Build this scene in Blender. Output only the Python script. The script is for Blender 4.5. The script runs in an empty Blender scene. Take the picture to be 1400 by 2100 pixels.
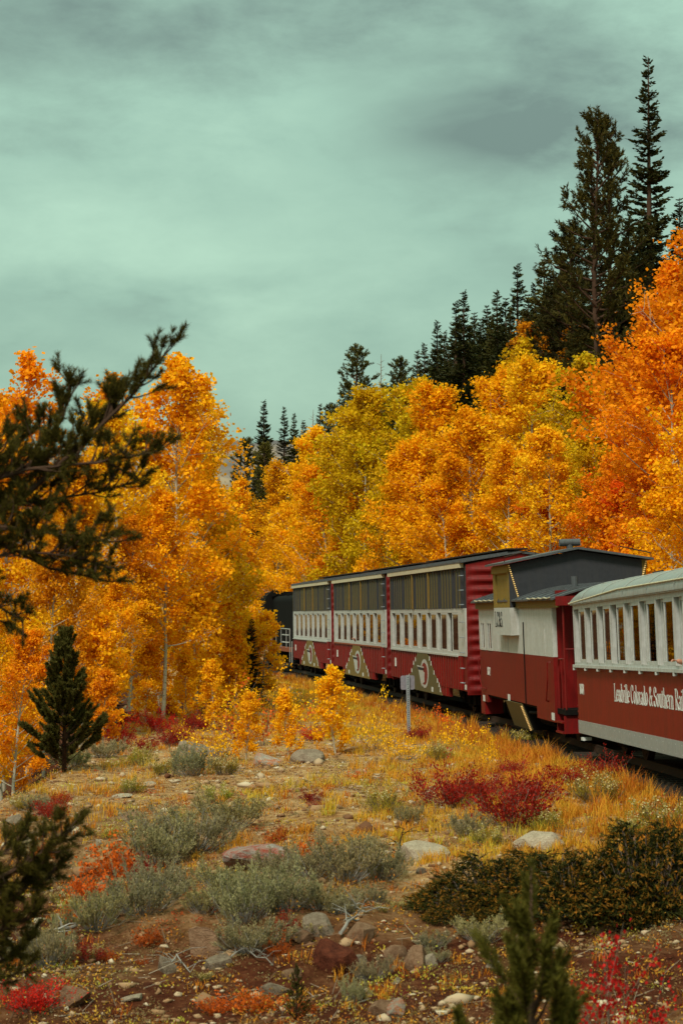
import bpy, math, random
import numpy as np
from mathutils import Vector, Matrix, Euler
R = math.radians
random.seed(7)
scene = bpy.context.scene
col = scene.collection

# ---------------------------------------------------------------- camera
CAM_Z = 2.78; FPX = 4300.0; HOR = 1262.0
PITCH = math.atan((HOR - 1050.0) / FPX)
cam_d = bpy.data.cameras.new('camera'); cam = bpy.data.objects.new('camera', cam_d); col.objects.link(cam)
cam.location = (0, 0, CAM_Z); cam.rotation_euler = (math.pi / 2 + PITCH, 0, 0)
cam_d.sensor_fit = 'VERTICAL'; cam_d.sensor_height = 36.0; cam_d.lens = FPX / 2100.0 * 36.0
cam_d.clip_start = 0.1; cam_d.clip_end = 20000
cam_d.dof.use_dof = True; cam_d.dof.focus_distance = 50.0; cam_d.dof.aperture_fstop = 4.0
scene.camera = cam

# ---------------------------------------------------------------- view
vs = scene.view_settings
vs.view_transform = 'Standard'; vs.look = 'None'; vs.gamma = 1.0; vs.use_curve_mapping = False
vs.exposure = 1.25
scene.cycles.max_bounces = 6; scene.cycles.transparent_max_bounces = 8
scene.cycles.use_denoising = True

# ---------------------------------------------------------------- sky
SUN_EL, SUN_AZ = 48.0, 205.0      # overcast: the bright part of the cloud lies behind the camera's left shoulder
world = bpy.data.worlds.new('World'); scene.world = world; world.use_nodes = True
nt = world.node_tree; nt.nodes.clear()
def N(t, **k):
    n = nt.nodes.new(t)
    for a, b in k.items(): setattr(n, a, b)
    return n
def Lk(a, b): nt.links.new(a, b)
def M(op, a, b=None, c=None, clamp=False):
    n = N('ShaderNodeMath', operation=op); n.use_clamp = clamp
    for i, x in enumerate((a, b, c)):
        if x is None: continue
        if isinstance(x, (int, float)): n.inputs[i].default_value = x
        else: Lk(x, n.inputs[i])
    return n.outputs[0]
tc = N('ShaderNodeTexCoord'); sx = N('ShaderNodeSeparateXYZ'); Lk(tc.outputs['Generated'], sx.inputs[0])
dx, dy, dz = sx.outputs
ly = M('MAXIMUM', dy, 0.08)
mp = N('ShaderNodeMapping'); mp.inputs['Scale'].default_value = (6.0, 6.0, 14.0); Lk(tc.outputs['Generated'], mp.inputs[0])
n1 = N('ShaderNodeTexNoise'); n1.inputs['Scale'].default_value = 1.25; n1.inputs['Detail'].default_value = 5; n1.inputs['Roughness'].default_value = .5; n1.inputs['Distortion'].default_value = .3
Lk(mp.outputs[0], n1.inputs['Vector'])
mp2 = N('ShaderNodeMapping'); mp2.inputs['Scale'].default_value = (13, 13, 30); mp2.inputs['Location'].default_value = (3.1, 0, 1.7); Lk(tc.outputs['Generated'], mp2.inputs[0])
n2 = N('ShaderNodeTexNoise'); n2.inputs['Scale'].default_value = 1.6; n2.inputs['Detail'].default_value = 7; n2.inputs['Roughness'].default_value = .62; n2.inputs['Distortion'].default_value = .15
Lk(mp2.outputs[0], n2.inputs['Vector'])
wx = M('MULTIPLY_ADD', M('SUBTRACT', n2.outputs[0], .5), .09, M('DIVIDE', dx, ly))
wz = M('MULTIPLY_ADD', M('SUBTRACT', n1.outputs[0], .5), .07, M('DIVIDE', dz, ly))
acc = M('MULTIPLY_ADD', M('SUBTRACT', n1.outputs[0], .5), 1.0, .62)
acc = M('MULTIPLY_ADD', M('SUBTRACT', n2.outputs[0], .5), .60, acc)
def blob(px, py, sxp, szp, amp):
    global acc
    a = (px - 700) / FPX; b = (HOR - py) / FPX
    d = M('ADD', M('POWER', M('DIVIDE', M('SUBTRACT', wx, a), sxp / FPX), 2.0),
          M('POWER', M('DIVIDE', M('SUBTRACT', wz, b), szp / FPX), 2.0))
    acc = M('MULTIPLY_ADD', M('EXPONENT', M('MULTIPLY', d, -1.0)), amp, acc)
blob(1150, 260, 420, 150, -.46); blob(1000, 300, 220, 60, -.24); blob(60, 30, 700, 190, -.42); blob(330, 640, 190, 48, -.22); blob(50, 600, 140, 45, -.16)
blob(300, 500, 420, 70, .30); blob(640, 260, 260, 110, .18); blob(760, 0, 700, 120, -.26); blob(1300, 20, 300, 140, -.10); blob(1130, 560, 130, 60, -.22); blob(450, 760, 600, 90, .10); blob(250, 400, 600, 50, .05)
rp = N('ShaderNodeValToRGB'); Lk(acc, rp.inputs[0])
e = rp.color_ramp.elements
e[0].position = .0; e[0].color = (.064, .096, .080, 1)
e[1].position = 1.0; e[1].color = (.176, .268, .203, 1)
m_ = e.new(.5); m_.color = (.128, .203, .157, 1)
# brighter towards the zenith, as any overcast sky
ov = M('MULTIPLY_ADD', M('MAXIMUM', dz, 0.0), 1.9, .84)
mixc = N('ShaderNodeMixRGB', blend_type='MULTIPLY'); mixc.inputs[0].default_value = 1
Lk(rp.outputs[0], mixc.inputs[1]); cb = N('ShaderNodeCombineXYZ')
for i in range(3): Lk(ov, cb.inputs[i])
Lk(cb.outputs[0], mixc.inputs[2])
bg1 = N('ShaderNodeBackground'); Lk(mixc.outputs[0], bg1.inputs[0]); bg1.inputs[1].default_value = 1.0
sky = N('ShaderNodeTexSky', sky_type='NISHITA'); sky.sun_disc = False; sky.sun_elevation = R(SUN_EL); sky.sun_rotation = R(SUN_AZ); sky.dust_density = 4
bg2 = N('ShaderNodeBackground'); Lk(sky.outputs[0], bg2.inputs[0]); bg2.inputs[1].default_value = .06
ms = N('ShaderNodeMixShader'); ms.inputs[0].default_value = .08; Lk(bg1.outputs[0], ms.inputs[1]); Lk(bg2.outputs[0], ms.inputs[2])
wo = N('ShaderNodeOutputWorld'); Lk(ms.outputs[0], wo.inputs[0])

sd = bpy.data.lights.new('sun', 'SUN'); sun = bpy.data.objects.new('sun', sd); col.objects.link(sun)
sd.energy = 1.5; sd.angle = R(12); sd.color = (1.0, .97, .86)
sdir = Vector((math.sin(R(SUN_AZ)) * math.cos(R(SUN_EL)), math.cos(R(SUN_AZ)) * math.cos(R(SUN_EL)), math.sin(R(SUN_EL))))
sun.rotation_euler = sdir.to_track_quat('Z', 'Y').to_euler()

# ---------------------------------------------------------------- helpers: materials
def mat(name):
    m = bpy.data.materials.new(name); m.use_nodes = True
    m.node_tree.nodes['Principled BSDF'].inputs['Specular IOR Level'].default_value = .04
    return m, m.node_tree, m.node_tree.nodes['Principled BSDF']
def nd(t, ty, **k):
    n = t.nodes.new(ty)
    for a, b in k.items(): setattr(n, a, b)
    return n
def ramp(t, fac, stops):
    n = nd(t, 'ShaderNodeValToRGB'); e = n.color_ramp.elements
    e[0].position, e[0].color = stops[0][0], (*stops[0][1], 1)
    e[1].position, e[1].color = stops[-1][0], (*stops[-1][1], 1)
    for p, c in stops[1:-1]:
        q = e.new(p); q.color = (*c, 1)
    if fac is not None: t.links.new(fac, n.inputs[0])
    return n.outputs[0]
def noise(t, scale, detail=4, rough=.55, coord='Object', sc=(1, 1, 1), dist=0):
    tc = nd(t, 'ShaderNodeTexCoord'); mp = nd(t, 'ShaderNodeMapping'); mp.inputs['Scale'].default_value = sc
    t.links.new(tc.outputs[coord], mp.inputs[0])
    n = nd(t, 'ShaderNodeTexNoise'); n.inputs['Scale'].default_value = scale; n.inputs['Detail'].default_value = detail
    n.inputs['Roughness'].default_value = rough; n.inputs['Distortion'].default_value = dist
    t.links.new(mp.outputs[0], n.inputs['Vector'])
    return n.outputs[0]
def mixcol(t, fac, a, b, mode='MIX'):
    n = nd(t, 'ShaderNodeMixRGB', blend_type=mode)
    for i, x in enumerate((fac, a, b)):
        if isinstance(x, (int, float)): n.inputs[i].default_value = x
        elif isinstance(x, tuple): n.inputs[i].default_value = (*x, 1)
        else: t.links.new(x, n.inputs[i])
    return n.outputs[0]
def bump(t, b, h, strength=.3, dist=.02):
    n = nd(t, 'ShaderNodeBump'); n.inputs['Strength'].default_value = strength; n.inputs['Distance'].default_value = dist
    t.links.new(h, n.inputs['Height']); t.links.new(n.outputs[0], b.inputs['Normal'])
def paint(name, c, dirt=(.10, .07, .05), amt=.35, rough=.5, streak=True, metal=0.0):
    """weathered paint: faint vertical rain streaks and blotches of grime"""
    m, t, b = mat(name)
    s = noise(t, 3.0, 5, .6, sc=(5, 5, .35) if streak else (1, 1, 1))
    f = ramp(t, s, [(.42, (0, 0, 0)), (.75, (1, 1, 1))])
    g = noise(t, 9.0, 5, .7)
    lo = tuple(x * .86 for x in c); hi = tuple(min(1, x * 1.14) for x in c)
    base = mixcol(t, ramp(t, g, [(.3, (0, 0, 0)), (.7, (1, 1, 1))]), lo, hi)
    cc = mixcol(t, mixcol(t, 1.0, f, (amt, amt, amt), 'MULTIPLY'), base, dirt)
    t.links.new(cc, b.inputs['Base Color']); b.inputs['Roughness'].default_value = rough + .08; b.inputs['Metallic'].default_value = metal; b.inputs['Specular IOR Level'].default_value = .22
    bump(t, b, g, .12, .01)
    return m
def plain(name, c, rough=.7, metal=0.0, emit=None, es=0):
    m, t, b = mat(name)
    g = noise(t, 14, 4, .6)
    t.links.new(mixcol(t, ramp(t, g, [(.3, (0, 0, 0)), (.7, (1, 1, 1))]), tuple(x * .8 for x in c), tuple(min(1, x * 1.15) for x in c)), b.inputs['Base Color'])
    b.inputs['Roughness'].default_value = rough; b.inputs['Metallic'].default_value = metal
    if emit: b.inputs['Emission Color'].default_value = (*emit, 1); b.inputs['Emission Strength'].default_value = es
    return m
def leafmat(name, lo, mid, hi, transl=.3, useobj=True, rough=.6):
    """leaf: colour by leaf (attribute var), tinted by the plant's own colour"""
    m = bpy.data.materials.new(name); m.use_nodes = True; t = m.node_tree; t.nodes.clear()
    at = nd(t, 'ShaderNodeAttribute', attribute_name='var')
    c = ramp(t, at.outputs['Fac'], [(0, lo), (.5, mid), (1, hi)])
    if useobj:
        oi = nd(t, 'ShaderNodeObjectInfo'); c = mixcol(t, 1.0, c, oi.outputs['Color'], 'MULTIPLY')
    d = nd(t, 'ShaderNodeBsdfPrincipled'); t.links.new(c, d.inputs['Base Color']); d.inputs['Roughness'].default_value = rough
    d.inputs['Specular IOR Level'].default_value = .06
    tr = nd(t, 'ShaderNodeBsdfTranslucent'); t.links.new(c, tr.inputs[0])
    mx = nd(t, 'ShaderNodeMixShader'); mx.inputs[0].default_value = transl
    t.links.new(d.outputs[0], mx.inputs[1]); t.links.new(tr.outputs[0], mx.inputs[2])
    o = nd(t, 'ShaderNodeOutputMaterial'); t.links.new(mx.outputs[0], o.inputs[0])
    return m

RED = paint('maroon_paint', (.150, .003, .0025), (.035, .008, .005), .6, .42)
RED2 = paint('coach_red_paint', (.180, .006, .002), (.07, .007, .003), .6, .45)
WHITE = paint('white_paint', (.41, .40, .37), (.22, .175, .12), .6, .5)
CREAM = paint('cream_trim_paint', (.50, .42, .28), (.28, .20, .11), .5, .55)
OLIVE = paint('olive_paint', (.15, .095, .018), (.22, .10, .03), .45, .55)
OLIVE2 = paint('ochre_paint', (.21, .125, .018), (.10, .085, .03), .6, .6)
GREYGREEN = paint('emblem_grey_olive', (.085, .070, .024), (.15, .08, .02), .4, .5)
CHAR = paint('charcoal_paint', (.026, .025, .029), (.04, .035, .033), .4, .65)
ROOFM = paint('dark_roof_metal', (.075, .075, .078), (.04, .03, .026), .5, .45, metal=.2)
SILVER = paint('silver_roof_paint', (.25, .25, .225), (.15, .11, .06), .5, .38, metal=.25)
SKIRT = paint('grey_skirt_paint', (.25, .24, .22), (.27, .24, .2), .4, .5)
BLACK = plain('sooty_black', (.008, .007, .006), .85)
STEEL = plain('rusty_steel', (.040, .024, .016), .7, .2)
RUSTP = paint('burnt_orange_paint', (.22, .045, .012), (.06, .02, .01), .5, .55)
INNER = plain('interior_boards', (.10, .075, .05), .8)
GALV = plain('galvanised_steel', (.30, .31, .33), .45, .5)
PLATE = plain('sign_back', (.24, .21, .24), .5, .4)
BULB = plain('warm_rope_light', (.8, .5, .2), .4, 0, (1.0, .42, .10), .03)
LAMPW = plain('white_reflector', (.55, .54, .50), .5)
m, t, b = mat('window_glass')
t.nodes.remove(b); fr = nd(t, 'ShaderNodeFresnel'); fr.inputs[0].default_value = 4.5
trn = nd(t, 'ShaderNodeBsdfTransparent'); trn.inputs[0].default_value = (.22, .19, .16, 1)
gl = nd(t, 'ShaderNodeBsdfGlossy'); gl.inputs['Roughness'].default_value = .02
nz = noise(t, 2.2, 2, .5); bn = nd(t, 'ShaderNodeBump'); bn.inputs['Strength'].default_value = .12; bn.inputs['Distance'].default_value = .01
t.links.new(nz, bn.inputs['Height']); t.links.new(bn.outputs[0], gl.inputs['Normal'])
mx = nd(t, 'ShaderNodeMixShader'); t.links.new(fr.outputs[0], mx.inputs[0]); t.links.new(trn.outputs[0], mx.inputs[1]); t.links.new(gl.outputs[0], mx.inputs[2])
t.links.new(mx.outputs[0], t.nodes['Material Output'].inputs[0])
GLASS = m

# bark
def barkmat(name, c1, c2, marks=False):
    m, t, b = mat(name)
    g = noise(t, 6, 6, .7, sc=(1, 1, .4))
    c = ramp(t, g, [(.3, c1), (.7, c2)])
    if marks:
        s = noise(t, 7, 4, .6, sc=(.35, .35, 2.2))
        c = mixcol(t, ramp(t, s, [(.60, (0, 0, 0)), (.68, (1, 1, 1))]), c, (.05, .045, .04))
    t.links.new(c, b.inputs['Base Color']); b.inputs['Roughness'].default_value = .85
    bump(t, b, g, .5, .03)
    return m
ASPBARK = barkmat('aspen_bark', (.30, .25, .17), (.50, .44, .33), True)
TWIGBARK = barkmat('twig_bark', (.10, .065, .05), (.20, .14, .11))
PINEBARK = barkmat('pine_bark', (.035, .018, .011), (.085, .045, .028))
GREYWOOD = barkmat('dead_grey_wood', (.12, .10, .085), (.30, .26, .22))
ASPLEAF = leafmat('aspen_leaf', (.66, .52, .45), (.92, .88, .8), (1.04, 1.12, 1.1), .42)
NEEDLE = leafmat('conifer_needles', (.5, .45, .4), (.9, .9, .9), (1.3, 1.25, 1.1), .12)
SHRUBLEAF = leafmat('shrub_leaf', (.55, .5, .5), (.9, .9, .9), (1.2, 1.2, 1.15), .22)
GRASSM = leafmat('dry_grass', (.48, .095, .012), (.66, .29, .024), (.50, .40, .040), .38, False)

# ---------------------------------------------------------------- helpers: meshes
class MB:
    def __init__(s): s.v = []; s.f = []
    def box(s, x0, x1, y0, y1, z0, z1):
        i = len(s.v)
        s.v += [(x0, y0, z0), (x1, y0, z0), (x1, y1, z0), (x0, y1, z0), (x0, y0, z1), (x1, y0, z1), (x1, y1, z1), (x0, y1, z1)]
        s.f += [(i, i+3, i+2, i+1), (i+4, i+5, i+6, i+7), (i, i+1, i+5, i+4), (i+1, i+2, i+6, i+5), (i+2, i+3, i+7, i+6), (i+3, i, i+4, i+7)]
        return s
    def prism(s, poly, axis, a, b):
        """poly: 2-D points in the other two axes (in x,y,z order), extruded along axis from a to b"""
        i = len(s.v); n = len(poly)
        for d in (a, b):
            for p in poly:
                q = list(p); q.insert(axis, d); s.v.append(tuple(q))
        s.f += [tuple(range(i, i+n)), tuple(range(i+2*n-1, i+n-1, -1))]
        for k in range(n): s.f.append((i+k, i+n+k, i+n+(k+1) % n, i+(k+1) % n))
        return s
    def tube(s, pts, r, n=6, cap=True):
        pts = [Vector(p) for p in pts]; m = len(pts); i = len(s.v)
        rs = r if hasattr(r, '__len__') else [r] * m
        for k, p in enumerate(pts):
            d = (pts[min(k+1, m-1)] - pts[max(k-1, 0)])
            d = d.normalized() if d.length > 1e-9 else Vector((0, 0, 1))
            u = d.cross(Vector((0, 0, 1)) if abs(d.z) < .95 else Vector((1, 0, 0))).normalized(); w = d.cross(u)
            for j in range(n):
                a = 2 * math.pi * j / n; s.v.append(tuple(p + (u * math.cos(a) + w * math.sin(a)) * rs[k]))
        for k in range(m-1):
            for j in range(n):
                s.f.append((i+k*n+j, i+k*n+(j+1) % n, i+(k+1)*n+(j+1) % n, i+(k+1)*n+j))
        if cap:
            s.f.append(tuple(range(i+n-1, i-1, -1))); s.f.append(tuple(range(i+(m-1)*n, i+m*n)))
        return s
    def grid(s, P, nu, nv):
        i = len(s.v); s.v += [tuple(p) for p in P]
        for a in range(nu-1):
            for b in range(nv-1): s.f.append((i+a*nv+b, i+(a+1)*nv+b, i+(a+1)*nv+b+1, i+a*nv+b+1))
        return s
    def mesh(s, name, m, smooth=False):
        me = bpy.data.meshes.new(name); me.from_pydata(s.v, [], s.f); me.materials.append(m)
        if smooth: me.polygons.foreach_set('use_smooth', [True] * len(me.polygons))
        me.update(); return me
    def build(s, name, m, parent=None, smooth=False, bev=0):
        o = bpy.data.objects.new(name, s.mesh(name, m, smooth)); col.objects.link(o); o.parent = parent
        if bev:
            b = o.modifiers.new('bevel', 'BEVEL'); b.width = bev; b.segments = 2; b.limit_method = 'ANGLE'
        return o
def put(name, me, parent=None, loc=(0, 0, 0)):
    o = bpy.data.objects.new(name, me); col.objects.link(o); o.parent = parent; o.location = loc; return o
def npmesh(name, V, F, m, var=None, smooth=False):
    me = bpy.data.meshes.new(name); V = np.asarray(V, np.float32); F = np.asarray(F, np.int32); n, k = F.shape
    me.vertices.add(len(V)); me.vertices.foreach_set('co', V.ravel())
    me.loops.add(n * k); me.loops.foreach_set('vertex_index', F.ravel())
    me.polygons.add(n); me.polygons.foreach_set('loop_start', np.arange(0, n * k, k, dtype=np.int32))
    me.polygons.foreach_set('loop_total', np.full(n, k, np.int32))
    if smooth: me.polygons.foreach_set('use_smooth', np.ones(n, bool))
    if var is not None:
        a = me.attributes.new('var', 'FLOAT', 'FACE'); a.data.foreach_set('value', np.asarray(var, np.float32))
    me.materials.append(m); me.update(); me.validate(); return me
def tag(o, label=None, cat=None, group=None, kind=None):
    for k, v in (('label', label), ('category', cat), ('group', group), ('kind', kind)):
        if v: o[k] = v
    return o
def empty(name, loc, rz=0, label=None, cat=None, group=None):
    o = bpy.data.objects.new(name, None); col.objects.link(o); o.location = loc; o.rotation_euler = (0, 0, rz); o.empty_display_size = .2
    return tag(o, label, cat, group)

# ---------------------------------------------------------------- the lie of the land
TY = [-40, 0, 20, 32.5, 43.1, 45.6, 56.1, 57.6, 72.2, 88, 103.6, 121, 143, 176, 242, 330, 600, 5000]
TX = [6.6, 6.5, 5.87, 5.3, 4.82, 4.70, 3.78, 3.5, 1.74, -.26, -2.3, -5.2, -9.5, -17, -35, -66, -180, -2500]
def Xc(Y): return np.interp(Y, TY, TX) + 1.5
def grade(Y): return np.maximum(0, 44.0 - np.asarray(Y, float)) * .016
def sstep(a, b, x):
    t = np.clip((x - a) / (b - a), 0, 1); return t * t * (3 - 2 * t)
_rg = np.random.default_rng(5); _PH = _rg.uniform(0, 6.28, (40, 2)); _DR = _rg.uniform(0, 6.28, 40)
def wob(X, Y, lam, k0, n=5):
    s = 0
    for i in range(n):
        l = lam * (1 + .45 * i) / 1.6; a = _DR[k0 + i]; s = s + np.sin((X * math.cos(a) + Y * math.sin(a)) * 6.283 / l + _PH[k0 + i, 0])
    return s / n
def ground(X, Y):
    X = np.asarray(X, float); Y = np.asarray(Y, float)
    u = X - Xc(Y)
    z = np.full(np.broadcast(X, Y).shape, -.12) + grade(Y) * sstep(-4.5, -2.0, u)
    # bank that drops towards the camera
    z = z - .33 * sstep(34, 24, Y) - .72 * sstep(26.5, 19.0, Y) - 1.9 * sstep(20, 9, Y)
    # plateau edge at the left, ground falls into the valley
    edge = -5.0 + .25 * np.sin(Y * .31) + .15 * np.sin(Y * .83 + 1) - .055 * np.maximum(0, Y - 45)
    dl = np.maximum(0, edge - X); z = z - np.minimum(9.0, .52 * dl * sstep(0, 1.2, dl) + .03 * dl * dl)
    z = z - .095 * np.maximum(0, -X - .5) * sstep(44, 28, Y)
    # hillside above the track at the right
    du = np.maximum(0, u - 3.0)
    hill = np.where(du < 14, .78 * du - .9 * (1 - np.exp(-du * .8)) * .78, .78 * 14 - .70)
    crest = .78 * 14 - .70 + 2.2 * np.tanh(np.maximum(0, du - 14) * .25) - np.maximum(0, du - 26) * .10
    hill = np.where(du < 14, hill, crest); hill = np.maximum(hill, -1.5)
    z = z + hill * sstep(6, 24, Y)
    # ditch beside the ballast
    z = z - .16 * np.exp(-((np.abs(u) - 2.6) / .7) ** 2)
    z = np.where(np.abs(u) < 1.9, np.minimum(z, -.34 + grade(Y)), z)
    near = sstep(90, 40, Y)
    off = sstep(1.9, 3.2, np.abs(u))
    z = z + off * (.10 * wob(X, Y, 7.0, 0) + near * (.05 * wob(X, Y, 2.1, 6) + .025 * wob(X, Y, .8, 12)))
    z = z + off * sstep(36, 26, Y) * (.16 * wob(X, Y, 3.6, 16) + .07 * np.abs(wob(X, Y, 1.5, 9)))
    z = z + .8 * sstep(5, 20, du) * wob(X, Y, 16, 20)
    return z
cP, sP = math.cos(PITCH), math.sin(PITCH)
def ray(px, py):
    a = (px - 700) / FPX; c = (1050 - py) / FPX
    return Vector((a, cP - c * sP, sP + c * cP))
def at(px, py, Y):
    d = ray(px, py); return Vector((0, 0, CAM_Z)) + d * (Y / d.y)
def hit(px, py, y0=11.0, y1=400.0):
    d = ray(px, py); Y = y0; st = .15
    while Y < y1:
        p = Vector((0, 0, CAM_Z)) + d * (Y / d.y)
        if p.z <= float(ground(p.x, p.y)): return Vector((p.x, p.y, float(ground(p.x, p.y))))
        Y += st; st *= 1.004
    p = at(px, py, 60); return Vector((p.x, p.y, float(ground(p.x, p.y))))

# ground sheet
def axis(lo, a, b, hi, st, g=1.16):
    mid = list(np.arange(a, b + 1e-6, st)); up = []; x = b; s = st
    while x < hi: s *= g; x += s; up.append(min(x, hi))
    dn = []; x = a; s = st
    while x > lo: s *= g; x -= s; dn.append(max(x, lo))
    return np.array(dn[::-1] + mid + up)
gx = axis(-3000, -9, 11, 3000, .16); gy = axis(-60, 15, 60, 6000, .16, 1.05)
GX, GY = np.meshgrid(gx, gy, indexing='ij'); GZ = ground(GX, GY)
V = np.stack([GX, GY, GZ], -1).reshape(-1, 3); nx, ny = GX.shape
ii = (np.arange(nx - 1)[:, None] * ny + np.arange(ny - 1)[None, :]).ravel()
F = np.stack([ii, ii + ny, ii + ny + 1, ii + 1], 1)
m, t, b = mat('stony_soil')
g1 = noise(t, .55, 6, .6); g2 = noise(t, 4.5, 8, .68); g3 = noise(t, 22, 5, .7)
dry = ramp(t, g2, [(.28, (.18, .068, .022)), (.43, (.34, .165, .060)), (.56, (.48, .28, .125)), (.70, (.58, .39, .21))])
red_shaded = ramp(t, g2, [(.30, (.035, .009, .004)), (.52, (.085, .023, .010)), (.72, (.15, .052, .022))])  # lower bank: reddish soil, with shade and vignette put into its colour
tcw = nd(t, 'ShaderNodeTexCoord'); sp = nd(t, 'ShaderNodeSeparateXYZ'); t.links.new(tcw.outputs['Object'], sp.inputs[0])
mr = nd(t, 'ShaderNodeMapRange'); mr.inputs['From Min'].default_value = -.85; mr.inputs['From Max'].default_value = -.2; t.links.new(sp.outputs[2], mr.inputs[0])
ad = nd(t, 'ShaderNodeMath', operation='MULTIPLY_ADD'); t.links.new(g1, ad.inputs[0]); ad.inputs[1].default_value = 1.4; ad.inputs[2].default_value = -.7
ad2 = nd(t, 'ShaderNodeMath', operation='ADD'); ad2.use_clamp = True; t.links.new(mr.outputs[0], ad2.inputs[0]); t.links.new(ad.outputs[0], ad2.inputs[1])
c = mixcol(t, ad2.outputs[0], red_shaded, dry)
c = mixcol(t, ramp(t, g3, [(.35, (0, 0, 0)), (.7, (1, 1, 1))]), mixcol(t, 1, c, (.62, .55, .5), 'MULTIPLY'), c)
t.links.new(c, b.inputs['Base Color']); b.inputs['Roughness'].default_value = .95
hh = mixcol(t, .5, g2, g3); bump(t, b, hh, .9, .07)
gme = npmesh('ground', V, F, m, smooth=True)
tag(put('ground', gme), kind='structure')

# far mountain ridge beyond the valley
rg = np.random.default_rng(3)
mx_ = np.linspace(-1500, 900, 110); my_ = np.linspace(3300, 5200, 50); MX, MY = np.meshgrid(mx_, my_, indexing='ij')
prof = np.interp(MX, [-1500, -900, -520, -330, -255, -215, -170, -120, -90, -30, 80, 300, 900], [280, 320, 370, 405, 418, 408, 396, 398, 384, 370, 330, 240, 90])
MZ = prof * np.exp(-((MY - 4250) / 620) ** 2)
for i in range(14):
    l = 900 / (1.42 ** i); a = rg.uniform(0, 6.28); MZ = MZ + .020 * l * (1 - 2 * np.abs(np.sin((MX * math.cos(a) + MY * math.sin(a)) * 3.14 / l + rg.uniform(0, 6)))) * np.clip(MZ / 200, 0, 1)
MZ = MZ - 20
nx, ny = MX.shape; ii = (np.arange(nx - 1)[:, None] * ny + np.arange(ny - 1)[None, :]).ravel()
m, t, b = mat('mountain_rock')
g = noise(t, .006, 8, .65, sc=(1, 1, 2.5))
t.links.new(ramp(t, g, [(.35, (.10, .085, .085)), (.5, (.17, .13, .11)), (.62, (.30, .21, .14))]), b.inputs['Base Color']); b.inputs['Roughness'].default_value = 1
tag(put('mountain', npmesh('mountain', np.stack([MX, MY, MZ], -1).reshape(-1, 3), np.stack([ii, ii + ny, ii + ny + 1, ii + 1], 1), m)), kind='structure')

# ---------------------------------------------------------------- track
ys = np.arange(12, 165, 1.2)
mb = MB()
prof = [(-2.3, -.55), (-1.55, -.19), (1.55, -.19), (2.3, -.55)]
P = []
for y in ys:
    for (dx_, z_) in prof: P.append((float(Xc(y)) + dx_, y, z_ + float(grade(y))))
mb.grid(P, len(ys), 4)
m, t, b = mat('dark_ballast'); g = noise(t, 16, 6, .75)
t.links.new(ramp(t, g, [(.35, (.014, .010, .008)), (.55, (.045, .032, .024)), (.75, (.10, .075, .055))]), b.inputs['Base Color']); b.inputs['Roughness'].default_value = .95; bump(t, b, g, 1, .06)
bed = tag(mb.build('track_bed', m), kind='structure')
sleeper_me = MB().box(-1.25, 1.25, -.11, .11, -.20, -.145).mesh('sleeper', STEEL if False else barkmat('tarred_timber', (.025, .018, .013), (.07, .05, .038)))
rnd = random.Random(3)
for y in np.arange(22, 74, .55):
    o = put('sleeper', sleeper_me, bed, (float(Xc(y)) + rnd.uniform(-.05, .05), float(y), float(grade(y))))
    o.rotation_euler = (0, 0, math.atan2(-(float(Xc(y + 1)) - float(Xc(y))), 1) + rnd.uniform(-.02, .02))
for s in (-.735, .735):
    P = []
    for y in ys:
        x = float(Xc(y)) + s; g_ = float(grade(y))
        for (dx_, z_) in ((-.07, -.143), (-.035, -.03), (-.035, 0), (.035, 0), (.035, -.03), (.07, -.143)): P.append((x + dx_, y, z_ + g_))
    MB().grid(P, len(ys), 6).build('rail', STEEL, bed)

# ---------------------------------------------------------------- railway cars
def car_empty(name, corner, heading, L, roll, pitch, label, cat='railway car', far=True, zc=0, half=1.5):
    """corner: plan position of the left side's far (or near) corner"""
    h = R(heading); f = Vector((-math.sin(h), math.cos(h), 0)); r = Vector((math.cos(h), math.sin(h), 0))
    c = Vector((corner[0], corner[1], 0)) + r * half + f * (-L / 2 if far else L / 2)
    e = empty(name, (c.x, c.y, zc), 0, label, cat); e.rotation_euler = (R(pitch), R(-roll), h); return e
def truck(parent, y, wb=1.75, r=.42, dark=BLACK):
    tr = MB()
    for s in (-1, 1):
        x = s * .98
        tr.prism([(y-wb/2-.35, .30), (y-wb/2-.35, .52), (y-.45, .72), (y+.45, .72), (y+wb/2+.35, .52), (y+wb/2+.35, .30), (y+wb/2-.2, .36), (y+.35, .22), (y-.35, .22), (y-wb/2+.2, .36)], 0, x-.06, x+.06)
        for k in (-.16, 0, .16): tr.tube([(x + s*.08, y+k, .3), (x + s*.08, y+k, .6)], .07, 8)
        for k in (-1, 1): tr.box(x-.05, x + s*.12 if s > 0 else x+.05, y+k*wb/2-.14, y+k*wb/2+.14, .30, .54) if s > 0 else tr.box(x-.12, x+.05, y+k*wb/2-.14, y+k*wb/2+.14, .30, .54)
    tr.box(-.9, .9, y-.22, y+.22, .45, .68)
    o = tr.build('truck', dark, parent)
    w = MB()
    for k, (rr, hw) in enumerate(((r, .065), (r * .78, .075))): w.tube([(-hw, 0, 0), (hw, 0, 0)], rr, 20)
    w.tube([(-.13, 0, 0), (.13, 0, 0)], .10, 10); me = w.mesh('wheel', STEEL)
    for sx_ in (-.74, .74):
        for k in (-1, 1): put('wheel', me, o, (sx_, y + k * wb / 2, r))
    return o
def coupler(parent, y, s, z=.72):
    m = MB(); m.tube([(0, y, z), (0, y + s * .5, z)], .09, 8); m.box(-.16, .16, min(y+s*.45, y+s*.72), max(y+s*.45, y+s*.72), z-.16, z+.16)
    m.tube([(.3, y, z), (.32, y + s*.25, z-.25), (.2, y+s*.5, z-.3)], .03, 6)
    return m.build('coupler', BLACK, parent)
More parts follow.
